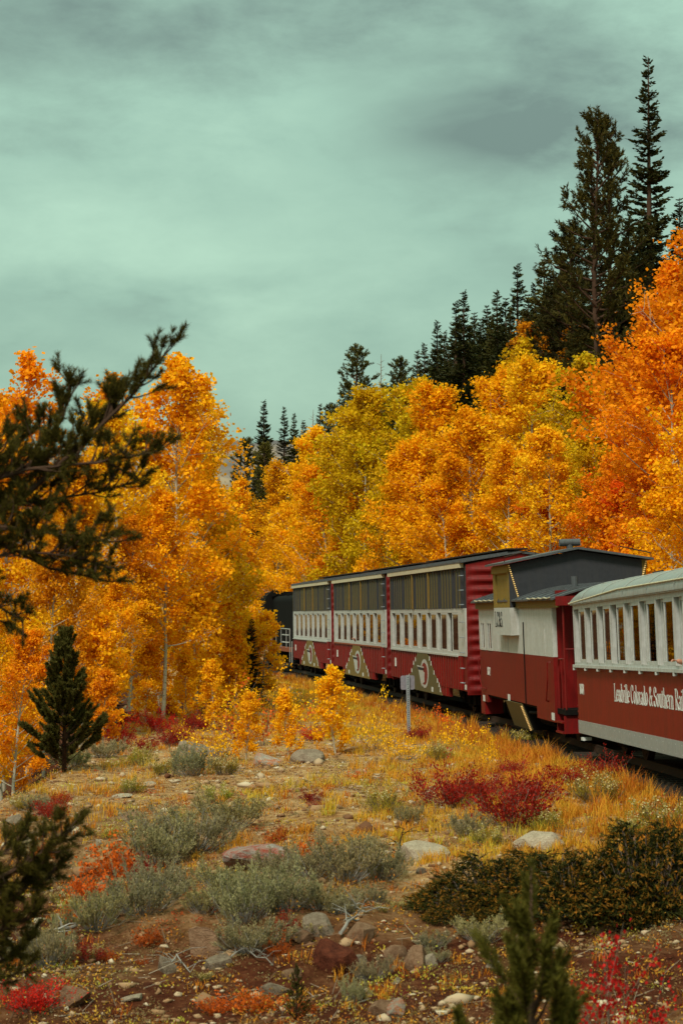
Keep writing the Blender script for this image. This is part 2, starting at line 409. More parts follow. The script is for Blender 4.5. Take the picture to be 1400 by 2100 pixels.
def corr_y(x, s, y0, y1, n, z0, z1, dep):
    """vertical-rib sheet facing s*x with its flat at x"""
    p = (y1 - y0) / n; mb = MB(); P = []
    for k in range(n):
        for f, d in ((0, 0), (.30, 0), (.42, 1), (.85, 1), (.97, 0)): P.append((y0 + (k + f) * p, d * dep))
    P.append((y1, 0)); G = []
    for (yy, d) in P: G += [(x + s * d, yy, z0), (x + s * d, yy, z1)]
    mb.grid(G, len(P), 2); return mb
def ribbed_end(parent, y, s, W, z0, z1, zr, mat_, nrib):
    """corrugated steel end: rounded pressed ribs that taper towards the corners"""
    mb = MB(); nu = 29; nv = nrib * 7 + 1; P = []
    for a in range(nu):
        x = -W + 2 * W * a / (nu - 1)
        for c in range(nv):
            z = z0 + (z1 - z0) * c / (nv - 1); f = (c / 7.0) % 1.0; k = int(c / 7.0)
            tp = max(0, 1 - abs(x / W) ** (8 if k % 2 else 5))
            P.append((x, y + s * (.002 + .065 * max(0, math.sin(math.pi * f)) ** 1.9 * tp), z))
    mb.grid(P, nu, nv)
    mb.prism([(-W, z0), (W, z0), (W, z1), (W, z1 + .02), (0, zr), (-W, z1 + .02)], 1, y - s * .08, y - s*.001)
    return mb.build('end_wall', mat_, parent, smooth=False)

# letters swept with a broad flat pen, for painted and raised lettering
def arc(cx, cy, rx, ry, a0, a1, n=9): return [(cx + rx * math.cos(R(a0 + (a1 - a0) * i / n)), cy + ry * math.sin(R(a0 + (a1 - a0) * i / n))) for i in range(n + 1)]
XH = .66
GL = {
 'L': (.52, [[(.14, 0), (.14, 1)], [(.03, 1), (.27, 1)], [(.03, 0), (.48, 0)], [(.48, 0), (.50, .25)]]),
 'C': (.60, [arc(.32, .5, .24, .5, 50, 310, 14), [(.53, .70), (.53, 1)]]),
 'R': (.60, [[(.14, 0), (.14, 1)], [(.03, 0), (.26, 0)], [(.03, 1), (.30, 1)], arc(.26, .74, .22, .26, 90, -90), [(.14, .48), (.28, .48)], [(.28, .48), (.52, 0)], [(.46, 0), (.60, 0)]]),
 'S': (.54, [arc(.27, .75, .19, .25, 40, 240, 10) + arc(.27, .26, .21, .26, 70, -150, 10), [(.45, .72), (.45, .98)], [(.06, .02), (.06, .28)]]),
 '&': (.66, [[(.58, .0), (.16, .72)] + arc(.27, .82, .12, .18, 200, -20, 8) + [(.12, .38)] + arc(.26, .22, .20, .22, 150, 330, 8) + [(.56, .5)], [(.48, .52), (.64, .52)]]),
 'e': (.44, [[(.06, .36), (.38, .36)] + arc(.22, .33, .17, .33, 5, 310, 12)]),
 'a': (.46, [arc(.20, .50, .14, .16, 170, 0, 6) + [(.34, .0)], arc(.20, .18, .15, .18, 60, 330, 9), [(.34, 0), (.44, 0)]]),
 'd': (.48, [arc(.21, .33, .16, .33, 30, 330, 12), [(.36, 0), (.36, 1)], [(.26, 1), (.36, 1)], [(.36, 0), (.46, 0)]]),
 'v': (.46, [[(.07, XH), (.23, 0), (.39, XH)], [(.0, XH), (.17, XH)], [(.31, XH), (.46, XH)]]),
 'i': (.24, [[(.12, 0), (.12, XH)], [(.02, 0), (.22, 0)], [(.03, XH), (.12, XH)], [(.12, .86), (.12, .96)]]),
 'l': (.24, [[(.12, 0), (.12, 1)], [(.02, 0), (.22, 0)], [(.03, 1), (.12, 1)]]),
 'o': (.46, [arc(.23, .33, .17, .33, 0, 360, 16)]),
 'r': (.36, [[(.12, 0), (.12, XH)], [(.02, 0), (.22, 0)], [(.02, XH), (.12, XH)], [(.12, .45), (.20, .62), (.32, .62)]]),
 'u': (.50, [[(.11, XH), (.11, .15)] + arc(.23, .15, .12, .15, 180, 330, 6) + [(.37, .2)], [(.37, XH), (.37, 0)], [(.02, XH), (.11, XH)], [(.28, XH), (.37, XH)], [(.37, 0), (.47, 0)]]),
 't': (.32, [[(.13, .86), (.13, .08), (.20, 0), (.29, .06)], [(.02, XH), (.28, XH)]]),
 'h': (.50, [[(.11, 0), (.11, 1)], [(.02, 1), (.11, 1)], [(.02, 0), (.20, 0)], [(.11, .5), (.20, .64), (.32, .62), (.37, .5), (.37, 0)], [(.28, 0), (.46, 0)]]),
 'n': (.50, [[(.11, 0), (.11, XH)], [(.02, XH), (.11, XH)], [(.02, 0), (.20, 0)], [(.11, .5), (.20, .64), (.32, .62), (.37, .5), (.37, 0)], [(.28, 0), (.46, 0)]]),
 '1': (.34, [[(.17, 0), (.17, 1)], [(.06, .86), (.17, 1)], [(.06, 0), (.28, 0)]]),
 '0': (.46, [arc(.23, .5, .17, .5, 0, 360, 16)]),
 '2': (.46, [arc(.22, .74, .16, .26, 170, -30, 8) + [(.06, 0)], [(.06, 0), (.42, 0)]]),
 '.': (.18, [[(.08, 0), (.08, .08)]]),
 ' ': (.26, []),
}
def letters(text, y_start, z0, h, wsc, x, s, pen=.10, lift=.012):
    """text running towards -y (towards the camera) on a wall facing -x (s=-1)"""
    out = []; cur = y_start
    for ch in text:
        w, strokes = GL[ch]; k = 0; mb = MB(); out.append(mb)
        for st in strokes:
            for (a, c) in zip(st[:-1], st[1:]):
                for mode in (0, 1):
                    ox, oz = (pen / 2, .0) if mode == 0 else (.012, .032)
                    dxx, dzz = c[0] - a[0], c[1] - a[1]
                    if mode == 0: q = [(a[0]-ox, a[1]), (a[0]+ox, a[1]), (c[0]+ox, c[1]), (c[0]-ox, c[1])]
                    else: q = [(a[0], a[1]-oz), (a[0], a[1]+oz), (c[0], c[1]+oz), (c[0], c[1]-oz)]
                    if mode == 0 and abs(dzz) < .02: continue
                    if mode == 1 and abs(dxx) < .01: continue
                    k += 1; xx = x + s * (lift + .00012 * k); i = len(mb.v)
                    for dd in (0, -s * (lift + .00012 * k + .001)):
                        for (gx_, gz_) in q: mb.v.append((xx + dd, cur - gx_ * wsc * h, z0 + gz_ * h))
                    mb.f += [(i, i+1, i+2, i+3)] + [(i+j, i+4+j, i+4+(j+1) % 4, i+(j+1) % 4) for j in range(4)]
        cur -= w * wsc * h
    return [q for q in out if q.f], cur
def letter_parts(lst, name, m, parent):
    g = bpy.data.objects.new(name, None); col.objects.link(g); g.parent = parent
    for q in lst: q.build('letter' if name == 'lettering' else 'digit', m, g)

# ---- boxcars
def boxcar(name, corner, heading, label, roll=.9, emblem=OLIVE, near_sill=WHITE):
    L = 14.6; H2 = L / 2; W = 1.5
    e = car_empty(name, corner, heading, L, roll, 0, label, far=False)
    ZS, ZB, ZT, ZE = .47, 1.68, 3.0, 4.16
    MB().box(-1.42, 1.42, -H2+.1, H2-.1, 1.0, 1.12).build('floor', INNER, e)
    MB().box(-.35, .35, -H2+.1, H2-.1, .55, .98).build('underframe', BLACK, e)
    truck(e, -H2 + 2.0); truck(e, H2 - 2.0); coupler(e, -H2, -1); coupler(e, H2, 1)
    for s, nm in ((-1, 'side_wall'), (1, 'side_wall')):
        w = MB(); w.box(min(s*W, s*(W-.09)), max(s*W, s*(W-.09)), -H2, H2, ZS + .25, ZB)
        w.box(min(s*W, s*(W-.09)), max(s*W, s*(W-.09)), -H2 + 2.9, H2 - 2.9, ZS, ZS + .249)
        c = corr_y(s * (W + .003), s, -H2 + .45, H2 - .15, 34, ZS + .27, ZB - .002, .055)
        w.f += [tuple(i + len(w.v) for i in f) for f in c.f]; w.v += c.v
        c = corr_y(s * (W + .003), s, -H2 + 2.95, H2 - 2.95, 20, ZS + .01, ZS + .262, .055)
        w.f += [tuple(i + len(w.v) for i in f) for f in c.f]; w.v += c.v
        w.build('side_wall', RED, e)
        # upper dark sheets with battens
        u = MB(); u.box(min(s*W, s*(W-.09)), max(s*W, s*(W-.09)), -H2, H2, ZT, ZE)
        c = corr_y(s * (W + .003), s, -H2 + .2, H2 - .1, 30, ZT + .005, ZE - .05, .05)
        u.f += [tuple(i + len(u.v) for i in f) for f in c.f]; u.v += c.v
        up = u.build('upper_panel', CHAR, e)
        bt = MB().box(-.03, .03, -.05, .05, ZT + .01, ZE - .06).mesh('batten', OLIVE)
        bt2 = MB().box(-.02, .02, -.028, .028, ZT + .01, ZE - .06).mesh('batten', GREYGREEN)
        for yy in (-1.25, 1.95): put('batten', bt, up, (s * (W + .07), yy, 0))
        for k, yy in enumerate(np.arange(-H2 + .7, H2 - .3, .485)):
            if k % 5 != 2: put('batten', bt2, up, (s * (W + .045), float(yy), 0))
        # window band
        t_ = .10; y0, y1 = -H2 + 1.15, H2 - .45; n = 7; p = (y1 - y0) / n
        fr_ = MB()
        xo = W + .03; xi = W - t_ + .03
        a, bb = min(s*xi, s*xo), max(s*xi, s*xo)
        fr_.box(a, bb, -H2, y0, ZB, ZT - .001); fr_.box(a, bb, y1, H2, ZB, ZT - .001)
        fr_.box(a, bb, y0, y1, ZT - .12, ZT - .002); fr_.box(a, bb, y0, y1, ZB + .001, ZB + .10)
        band = fr_.build('window_frame', WHITE, e)
        MB().box(min(s*xo, s*(xo+.06)), max(s*xo, s*(xo+.06)), y0 - .1, y1 + .1, ZB - .03, ZB + .02).build('window_sill', near_sill, band)
        post = MB().box(a + .004, bb, -.09, .09, ZB + .10, ZT - .12).mesh('window_post', WHITE)
        sash = MB(); xs = s * (xo - .023); hs = p * .54
        for q in (-hs / 1 * .5, hs * .5): sash.box(xs - .02, xs + .02, q - .022, q + .022, ZB + .102, ZT - .122)
        sash.box(xs - .02, xs + .02, -hs*.5+.022, hs*.5-.022, ZB + .102, ZB + .15); sash.box(xs - .02, xs + .02, -hs*.5+.022, hs*.5-.022, ZT - .17, ZT - .122)
        sash = sash.mesh('window_sash', WHITE)
        pane = MB().box(xs - .004, xs + .004, -hs*.5+.022, hs*.5-.022, ZB + .15, ZT - .17).mesh('window_pane', GLASS)
        for k in range(n):
            if k: put('window_post', post, band, (0, y0 + k * p, 0))
            q = y0 + k * p + (.09 if k else 0) + hs * .5 + .005
            put('window_sash', sash, band, (0, q, 0)); put('window_pane', pane, band, (0, q, 0))
        # cream fascia under the eave
        MB().box(min(s*(W+.001), s*(W+.12)), max(s*(W+.001), s*(W+.12)), -H2 + .3, H2 - .05, ZE - .04, ZE + .09).build('fascia', CREAM, e)
        # ladder rungs at the near corner
        gi = MB()
        for k, z in enumerate((.95, 1.35, 1.78, 2.2, 2.62, 3.1, 3.5, 3.9)):
            x = s * (W + .12); gi.tube([(s*(W+.04), -H2+.12, z), (x, -H2+.12, z), (x, -H2+.42, z), (s*(W+.04), -H2+.42, z)], .014, 5)
        gi.build('ladder', GALV, e)['kind'] = 'stuff'
        MB().box(min(s*(W+.06), s*(W+.075)), max(s*(W+.06), s*(W+.075)), H2 - 1.5, H2 - 1.2, 1.1, 1.38).build('number_plate', LAMPW, e)
    ribbed_end(e, -H2, -1, W - .01, .62, ZE + .02, ZE + .33, RED, 13); ribbed_end(e, H2, 1, W - .01, .62, ZE + .02, ZE + .33, RED, 13)
    for s in (-1, 1):
        el = MB()
        for k in range(8): el.tube([(s*-1.35, s*(H2+.10), .95 + k*.42), (s*-.92, s*(H2+.10), .95 + k*.42)], .014, 5)
        for x_ in (-1.37, -.90): el.tube([(s*x_, s*(H2+.10), .85), (s*x_, s*(H2+.10), 4.05)], .012, 5)
        el.build('end_ladder', RED, e)['kind'] = 'stuff'
    ro = MB(); zr = ZE + .34
    ro.prism([(-W-.13, ZE+.09), (0, zr), (W+.13, ZE+.09), (W+.13, ZE+.14), (0, zr+.05), (-W-.13, ZE+.14)], 1, -H2-.06, H2+.06)
    for k in range(13):
        yy = -H2 + .35 + k * 1.16
        for s in (-1, 1): ro.prism([(s*(W+.12), ZE+.14), (0, zr+.05), (0, zr+.09), (s*(W+.12), ZE+.18)], 1, yy-.03, yy+.03)
    rf = ro.build('roof', ROOFM, e); MB().box(-.28, .28, -H2+.1, H2-.1, zr+.10, zr+.14).build('running_board', STEEL, rf)
    # painted mountain emblem on a plate
    x = -W - .063
    em = MB().prism([(-3.5, ZS + .0), (3.5, ZS), (2.95, .80), (2.3, 1.02), (1.5, 1.42), (1.05, 1.62), (.95, ZB - .04), (-.95, ZB - .04), (-1.0, 1.60), (-1.5, 1.40), (-2.2, 1.05), (-3.0, .80)], 0, x - .02, x).build('emblem', emblem, e)
    em.location = (0, 0, 0)
    x -= .02
    cy, cz, ra, rb = -.35, 1.02, .78, .44
    def ell(f, n=36): return [(cy + ra * f * math.cos(2*math.pi*i/n), cz + rb * f * math.sin(2*math.pi*i/n)) for i in range(n)]
    MB().prism(ell(1.0), 0, x - .006, x - .001).build('ring', WHITE, em)
    MB().prism(ell(.76), 0, x - .011, x - .0065).build('disc', RED2, em)
    # white wedge with a bar, as on the railway's badge (y grows away from the camera, i.e. to the left in view)
    MB().prism([(cy+1.28, cz+.17), (cy+1.12, cz+.10), (cy+.16, cz+.09), (cy+.16, cz+.05), (cy-.05, cz+.045), (cy-.05, cz-.03), (cy-.02, cz-.09), (cy-.02, cz-.26), (cy+.30, cz-.30), (cy+.45, cz-.42), (cy+.66, cz-.30), (cy+1.02, cz+.03)], 0, x - .017, x - .0115).build('wedge', WHITE, em)
    MB().prism([(cy+1.38, cz+.23), (cy+.05, cz+.21), (cy+.05, cz+.175), (cy+1.30, cz+.19)], 0, x - .022, x - .0175).build('bar', WHITE, em)
    MB().prism([(cy+1.24, cz+.17), (cy+.10, cz+.155), (cy+.10, cz+.10), (cy+1.12, cz+.10)], 0, x - .0215, x - .0176).build('dark_bar', CHAR, em)  # dark line of the badge, below the white bar
    dm = MB().prism([(-.10, -.06), (.10, -.06), (.04, .07), (-.05, .07)], 0, -.003, 0).mesh('snow_mark', LAMPW)
    for (yy, zz) in ((1.45, 1.42), (1.85, 1.30), (2.25, 1.06), (2.85, .86), (3.1, .76), (-1.35, 1.50), (-1.62, 1.36), (-2.15, 1.10), (-2.75, .88), (-3.05, .76), (-3.25, .62)):
        put('snow_mark', dm, em, (x - .001, yy, zz))
    pm = MB().box(-.006, 0, -.14, .14, -.07, .07).mesh('reflector', LAMPW)
    for yy in (2.2, -1.8): put('reflector', pm, em, (x - .001, yy, ZS + .12))
    for yy in (H2 - .3, -H2 + .25): put('reflector', pm, e, (-W - .002, yy, ZS + .36))
    return e
HB = [6.75, 7.3, 7.5]
def fwd(c, hd, d): return (c[0] - math.sin(R(hd)) * d, c[1] + math.cos(R(hd)) * d)
c3 = (3.46, 57.6); c2 = fwd(fwd(c3, HB[0], 14.6), 7.0, 1.2); c1 = fwd(fwd(c2, HB[1], 14.6), 7.4, 1.2)
boxcar('boxcar', c3, HB[0], 'maroon excursion boxcar with white window band, the one coupled to the caboose', .9, GREYGREEN)
boxcar('boxcar', c2, HB[1], 'middle maroon boxcar, with a passenger elbow resting on its window sill', .7, OLIVE, RUSTP)
boxcar('boxcar', c1, HB[2], 'farthest maroon boxcar with olive mountain emblem, coupled right behind the locomotive', .6, OLIVE)

# ---- caboose
def caboose():
    L = 11.6; H2 = L / 2; W = 1.46; yb0, yb1 = -H2 + .95, H2 - .2    # body between the platforms
    e = car_empty('caboose', (3.74, 56.4), 5.0, L, 1.9, 0, 'red and white caboose with dark cupola between boxcar and coach', far=True, half=W)
    ZS, ZM, ZE = .76, 1.92, 3.02
    MB().box(-W+.05, W-.05, -H2, H2, ZS - .06, ZS + .05).build('floor', BLACK, e)
    MB().box(-.4, .4, -H2+.1, H2-.1, .45, .69).build('underframe', BLACK, e)
    truck(e, -H2 + 2.6); truck(e, H2 - 2.5); coupler(e, -H2, -1, .62); coupler(e, H2, 1, .62)
    for s in (-1, 1):
        a, b_ = min(s*W, s*(W-.1)), max(s*W, s*(W-.1))
        w = MB()
        w.box(a, b_, yb0, yb1, ZS, ZM)
        # lower step of the side near each end
        w.box(a, b_, yb0, yb0 + 2.2, ZS - .26, ZS - .001); w.box(a, b_, yb1 - 1.1, yb1, ZS - .2, ZS - .001)
        w.build('lower_side', RED, e)
        u = MB(); wy = [(yb1 - .95, yb1 - .45), (yb1 - 2.1, yb1 - 1.5)]
        segs = []; cur = yb0 + .0
        for (q0, q1) in sorted(wy): segs.append((cur, q0)); cur = q1
        segs.append((cur, yb1))
        for (q0, q1) in segs: u.box(a, b_, q0, q1, ZM + .001, ZE)
        for (q0, q1) in wy: u.box(a, b_, q0, q1, ZM + .001, ZM + .05); u.box(a, b_, q0, q1, 2.62, ZE)
        up = u.build('upper_side', WHITE, e)
        for (q0, q1) in wy:
            f_ = MB(); x = s * (W + .015)
            for (r0, r1, z0, z1) in ((q0-.09, q0, ZM+.0, 2.70), (q1, q1+.09, ZM+.0, 2.70), (q0, q1, 2.62, 2.70), (q0, q1, ZM+.0, ZM+.06), ((q0+q1)/2-.03, (q0+q1)/2+.03, ZM+.06, 2.62)):
                f_.box(min(x - s*.012, x + s*.004), max(x - s*.012, x + s*.004), r0, r1, z0, z1)
            wf = f_.build('window', WHITE, e)
            MB().box(s*(W-.012)-.004, s*(W-.012)+.004, q0, q1, ZM+.05, 2.62).build('pane', GLASS, wf)
        # vertical seam, white battens, olive eave board
        x = s * (W + .012)
        MB().box(min(s*W, x), max(s*W, x), 1.05 - 2.35, 1.15 - 2.35, ZS, ZM + .75).build('downpipe', BLACK, e)
        for yy in (yb0 + .9, 1.0, 2.5): MB().box(min(s*W, x), max(s*W, x), yy, yy + .05, ZM + .02, ZM + .6).build('batten', WHITE, up)
        MB().box(min(s*(W+.002), s*(W+.06)), max(s*(W+.002), s*(W+.06)), yb0 - .9, yb1 + .15, ZE - .02, ZE + .15).build('eave_board', OLIVE, e)
        g = MB()
        x = s * (W + .07)
        g.tube([(s*W, yb0+.35, 1.80), (x, yb0+.35, 1.80), (x, yb0+.40, 1.4), (x, yb0+.65, .95), (s*W, yb0+.72, .93)], .016, 6)
        g.tube([(s*W, yb1-.18, 1.72), (x, yb1-.15, 1.70), (x, yb1-.22, 1.2), (x, yb1-.6, .93), (s*W, yb1-.9, .9)], .016, 6)
        g.build('handrail', RED, e)
        rm = MB().box(min(0, s*.006), max(0, s*.006), -.16, .16, -.08, .08).mesh('reflector', LAMPW)
        for (yy, zz) in ((yb0 + .25, ZS - .14), (yb1 - .45, ZS - .12), (1.15, ZS + .05)): put('reflector', rm, e, (s * (W + .001), yy, zz))
        # cupola bay: the box that juts out below the eave
        cy0, cy1 = 1.02 - 1.65, 1.02 + .75
        bx = W + .20
        MB().box(min(s*(W+.001), s*bx), max(s*(W+.001), s*bx), cy0, cy1, 2.36, ZE + .001).build('bay', WHITE, e)
        fr = MB(); xa, xb_ = min(s*(bx-.09), s*bx), max(s*(bx-.09), s*bx)
        fr.box(xa, xb_, cy0, cy0 + .34, ZE + .003, 4.06); fr.box(xa, xb_, cy1 - .34, cy1, ZE + .003, 4.06)
        fr.box(xa, xb_, cy0 + .34, cy1 - .34, 3.84, 4.06); fr.box(xa, xb_, cy0+.34, cy1-.34, ZE+.003, ZE + .07)
        cf = fr.build('cupola_side', OLIVE2, e)
        MB().box(s*(bx-.05)-.006, s*(bx-.05)+.006, cy0+.34, cy1-.34, ZE + .07, 3.84).build('shutter', OLIVE2, cf)
        MB().box(min(s*bx, s*(bx+.03)), max(s*bx, s*(bx+.03)), cy0-.02, cy1+.02, 3.86, 4.04).build('head_board', OLIVE2, cf)
        # rope of small warm lights along the eave
        rl = MB(); rl.tube([(s*(W+.19), yb0 - .85 + k * .35, ZE + .20 - .02 * (k % 2)) for k in range(9)], .014, 5); rl.build('rope_light', CREAM, e)
        rl = MB(); rl.tube([(s*(W+.19), cy1 + .05 + k * .4, ZE + .20 - .02 * (k % 2)) for k in range(9)], .014, 5); rl.build('rope_light', CREAM, e)
        rl = MB()
        for k in range(18):
            q = k / 17; rl.box(s*(bx+.0) - s*q*.22 - .018, s*(bx+.0) - s*q*.22 + .018, cy0 - .07, cy0 - .035, 4.02 - q * .82 - .014, 4.02 - q * .82 + .014)
        rl.build('light_string', BULB, e)
    # cupola front and back walls, gabled
    bx = W + .11
    for yy in (1.02 - 1.65, 1.02 + .69):
        MB().prism([(-bx, ZE + .05), (bx, ZE + .05), (bx, 4.06), (0, 4.33), (-bx, 4.06)], 1, yy, yy + .06).build('cupola_end', CHAR, e)
    pd = MB().prism([(-W - .198, ZE + .003), (-W - .11, ZE + .003), (-W - .11, 4.06), (-W - .198, 4.06)], 1, 1.02 - 1.65 - .004, 1.02 - 1.65 - .001); pd.build('corner_trim', CHAR, e)
    cr = MB(); Wc = W + .36
    cr.prism([(-Wc, 4.05), (0, 4.36), (Wc, 4.05), (Wc, 4.10), (0, 4.415), (-Wc, 4.10)], 1, 1.02 - 1.85, 1.02 + .95)
    cro = cr.build('cupola_roof', ROOFM, e)
    ch = MB(); ch.tube([(0, .2, 4.35), (0, .2, 4.52)], .08, 12); ch.tube([(-.25, .2, 4.55), (.25, .2, 4.55)], .09, 14); ch.build('smokejack', ROOFM, cro)
    for s in (-1, 1):
        g = MB(); g.tube([(s*(Wc-.05), -.75, 4.10), (s*(Wc-.05), -.75, 4.22), (s*(Wc-.8), -.75, 4.40), (s*(Wc-.8), -.75, 4.26)], .014, 5); g.build('roof_grab', STEEL, cro)
    # main roof: shallow arch with raised seams, ahead of and behind the cupola
    def arch(w, z, rise, n=12): return [(-w + 2 * w * k / n, z + rise * (1 - ((-w + 2*w*k/n) / w) ** 2)) for k in range(n + 1)]
    mr_ = MB(); top = arch(W + .17, ZE + .18, .30); bot = arch(W + .17, ZE + .14, .30)
    mr_.prism(top + bot[::-1], 1, -H2 - .05, H2 + .05)
    for k in range(14):
        yy = -H2 + .25 + k * .85
        mr_.prism(arch(W + .17, ZE + .215, .30) + arch(W + .17, ZE + .175, .30)[::-1], 1, yy - .025, yy + .025)
    rfo = mr_.build('roof', ROOFM, e)
    MB().tube([(-.75, yb0 + .9, ZE + .35), (-.75, yb0 + .9, ZE + .66)], .07, 10).build('vent_pipe', ROOFM, rfo)
    MB().box(-W - .1, W + .1, -H2 - .08, -H2 - .051, ZE + .02, ZE + .22).build('end_beam', RED, e)
    # body ends, doors, platforms
    for yy, s in ((yb0, -1), (yb1, 1)):
        w = MB(); w.box(-W + .1, W - .1, min(yy, yy - s * .08), max(yy, yy - s * .08), ZS, ZE + .35); eo = w.build('end_wall', RED, e)
        MB().box(-.4, .4, min(yy, yy + s*.03), max(yy, yy + s*.03), ZS + .06, 2.7).build('door', BLACK, eo)
    for s in (-1, 1):
        x = s * (W - .02)
        st = MB(); y0 = -H2
        st.box(min(x - s*.55, x), max(x - s*.55, x), y0 + .06, y0 + .1, .30, ZS - .08); st.box(min(x - s*.55, x), max(x - s*.55, x), y0 + .86, y0 + .9, .30, ZS - .08)
        for z in (.30, .52): st.box(min(x - s*.5, x + s*.04), max(x - s*.5, x + s*.04), y0 + .1, y0 + .86, z, z + .035)
        st.box(min(x - s*.5, x - s*.46), max(x - s*.5, x - s*.46), y0 + .1, y0 + .86, .335, .70)
        st.build('step', RED, e)
        x = s * (W - .08)
        rl = MB()
        rl.tube([(x, y0 + .82, ZS), (x, y0 + .82, 1.72), (x, y0 + .74, 1.88), (x, y0 + .1, 1.90), (x, y0 + .06, ZS)], .02, 6)
        rl.tube([(x, y0 + .06, ZS), (x, y0 + .06, ZE + .1)], .022, 6); rl.tube([(x - s*.7, y0 + .06, ZS), (x - s*.7, y0 + .06, 2.1), (x, y0 + .06, 2.1)], .018, 6)
        rl.tube([(x, y0 + .45, ZS), (x, y0 + .45, 1.88)], .016, 6)
        rl.build('platform_rail', RED, e)
    # brake wheel on the near platform, far platform step
    bw = MB(); bw.tube([(-.85 + .2 * math.cos(a), -H2 - .02, 2.0 + .2 * math.sin(a)) for a in np.linspace(0, 2*math.pi, 17)], .018, 6, False); bw.tube([(-.85, -H2 - .02, .8), (-.85, -H2 - .02, 2.0)], .02, 6)
    bw.build('brake_wheel', RED, e)
    MB().box(-W, -W + .5, H2 - .75, H2 - .1, .22, ZS - .08).build('step', RED, e)
    # battery box hung below the side, with its lights; air tank
    bb = MB().prism([(-W - .02, ZS - .02), (-W - .06, ZS - .02), (-W + .14, .12), (-W + .22, .12)], 1, -.85, 1.35).build('battery_door', GREYGREEN, e)
    MB().prism([(-W + .0, ZS - .05), (-.6, ZS - .05), (-.6, .10), (-W + .22, .10)], 1, -.83, 1.33).build('battery_box', BLACK, e)
    lt = MB()
    for k in range(16):
        q = k / 15; lt.box(-W - .05 + .20*q - .02, -W - .05 + .20*q + .02, -.90, -.86, ZS - .08 - q * .56 - .013, ZS - .08 - q * .56 + .013)
    lt.build('light_string', BULB, e)
    MB().tube([(-.95, -3.1, .48), (-.95, -1.35, .48)], .24, 14).build('air_tank', BLACK, e)
    MB().tube([(-W + .15, -3.3, .62), (-W + .1, -1.2, .55)], .04, 8).build('pipe', BLACK, e)
    # lettering on the bay, number on the side
    mb, _ = letters('LC&S.', 1.02 + .60, 2.56, .36, 1.30, -(W + .20), -1, .09, .004); letter_parts(mb, 'lettering', BLACK, e)
    mb, _ = letters('1002', yb1 - 1.15, 1.28, .20, 1.5, -W, -1, .14, .003); letter_parts(mb, 'number', LAMPW, e)
    return e
caboose()

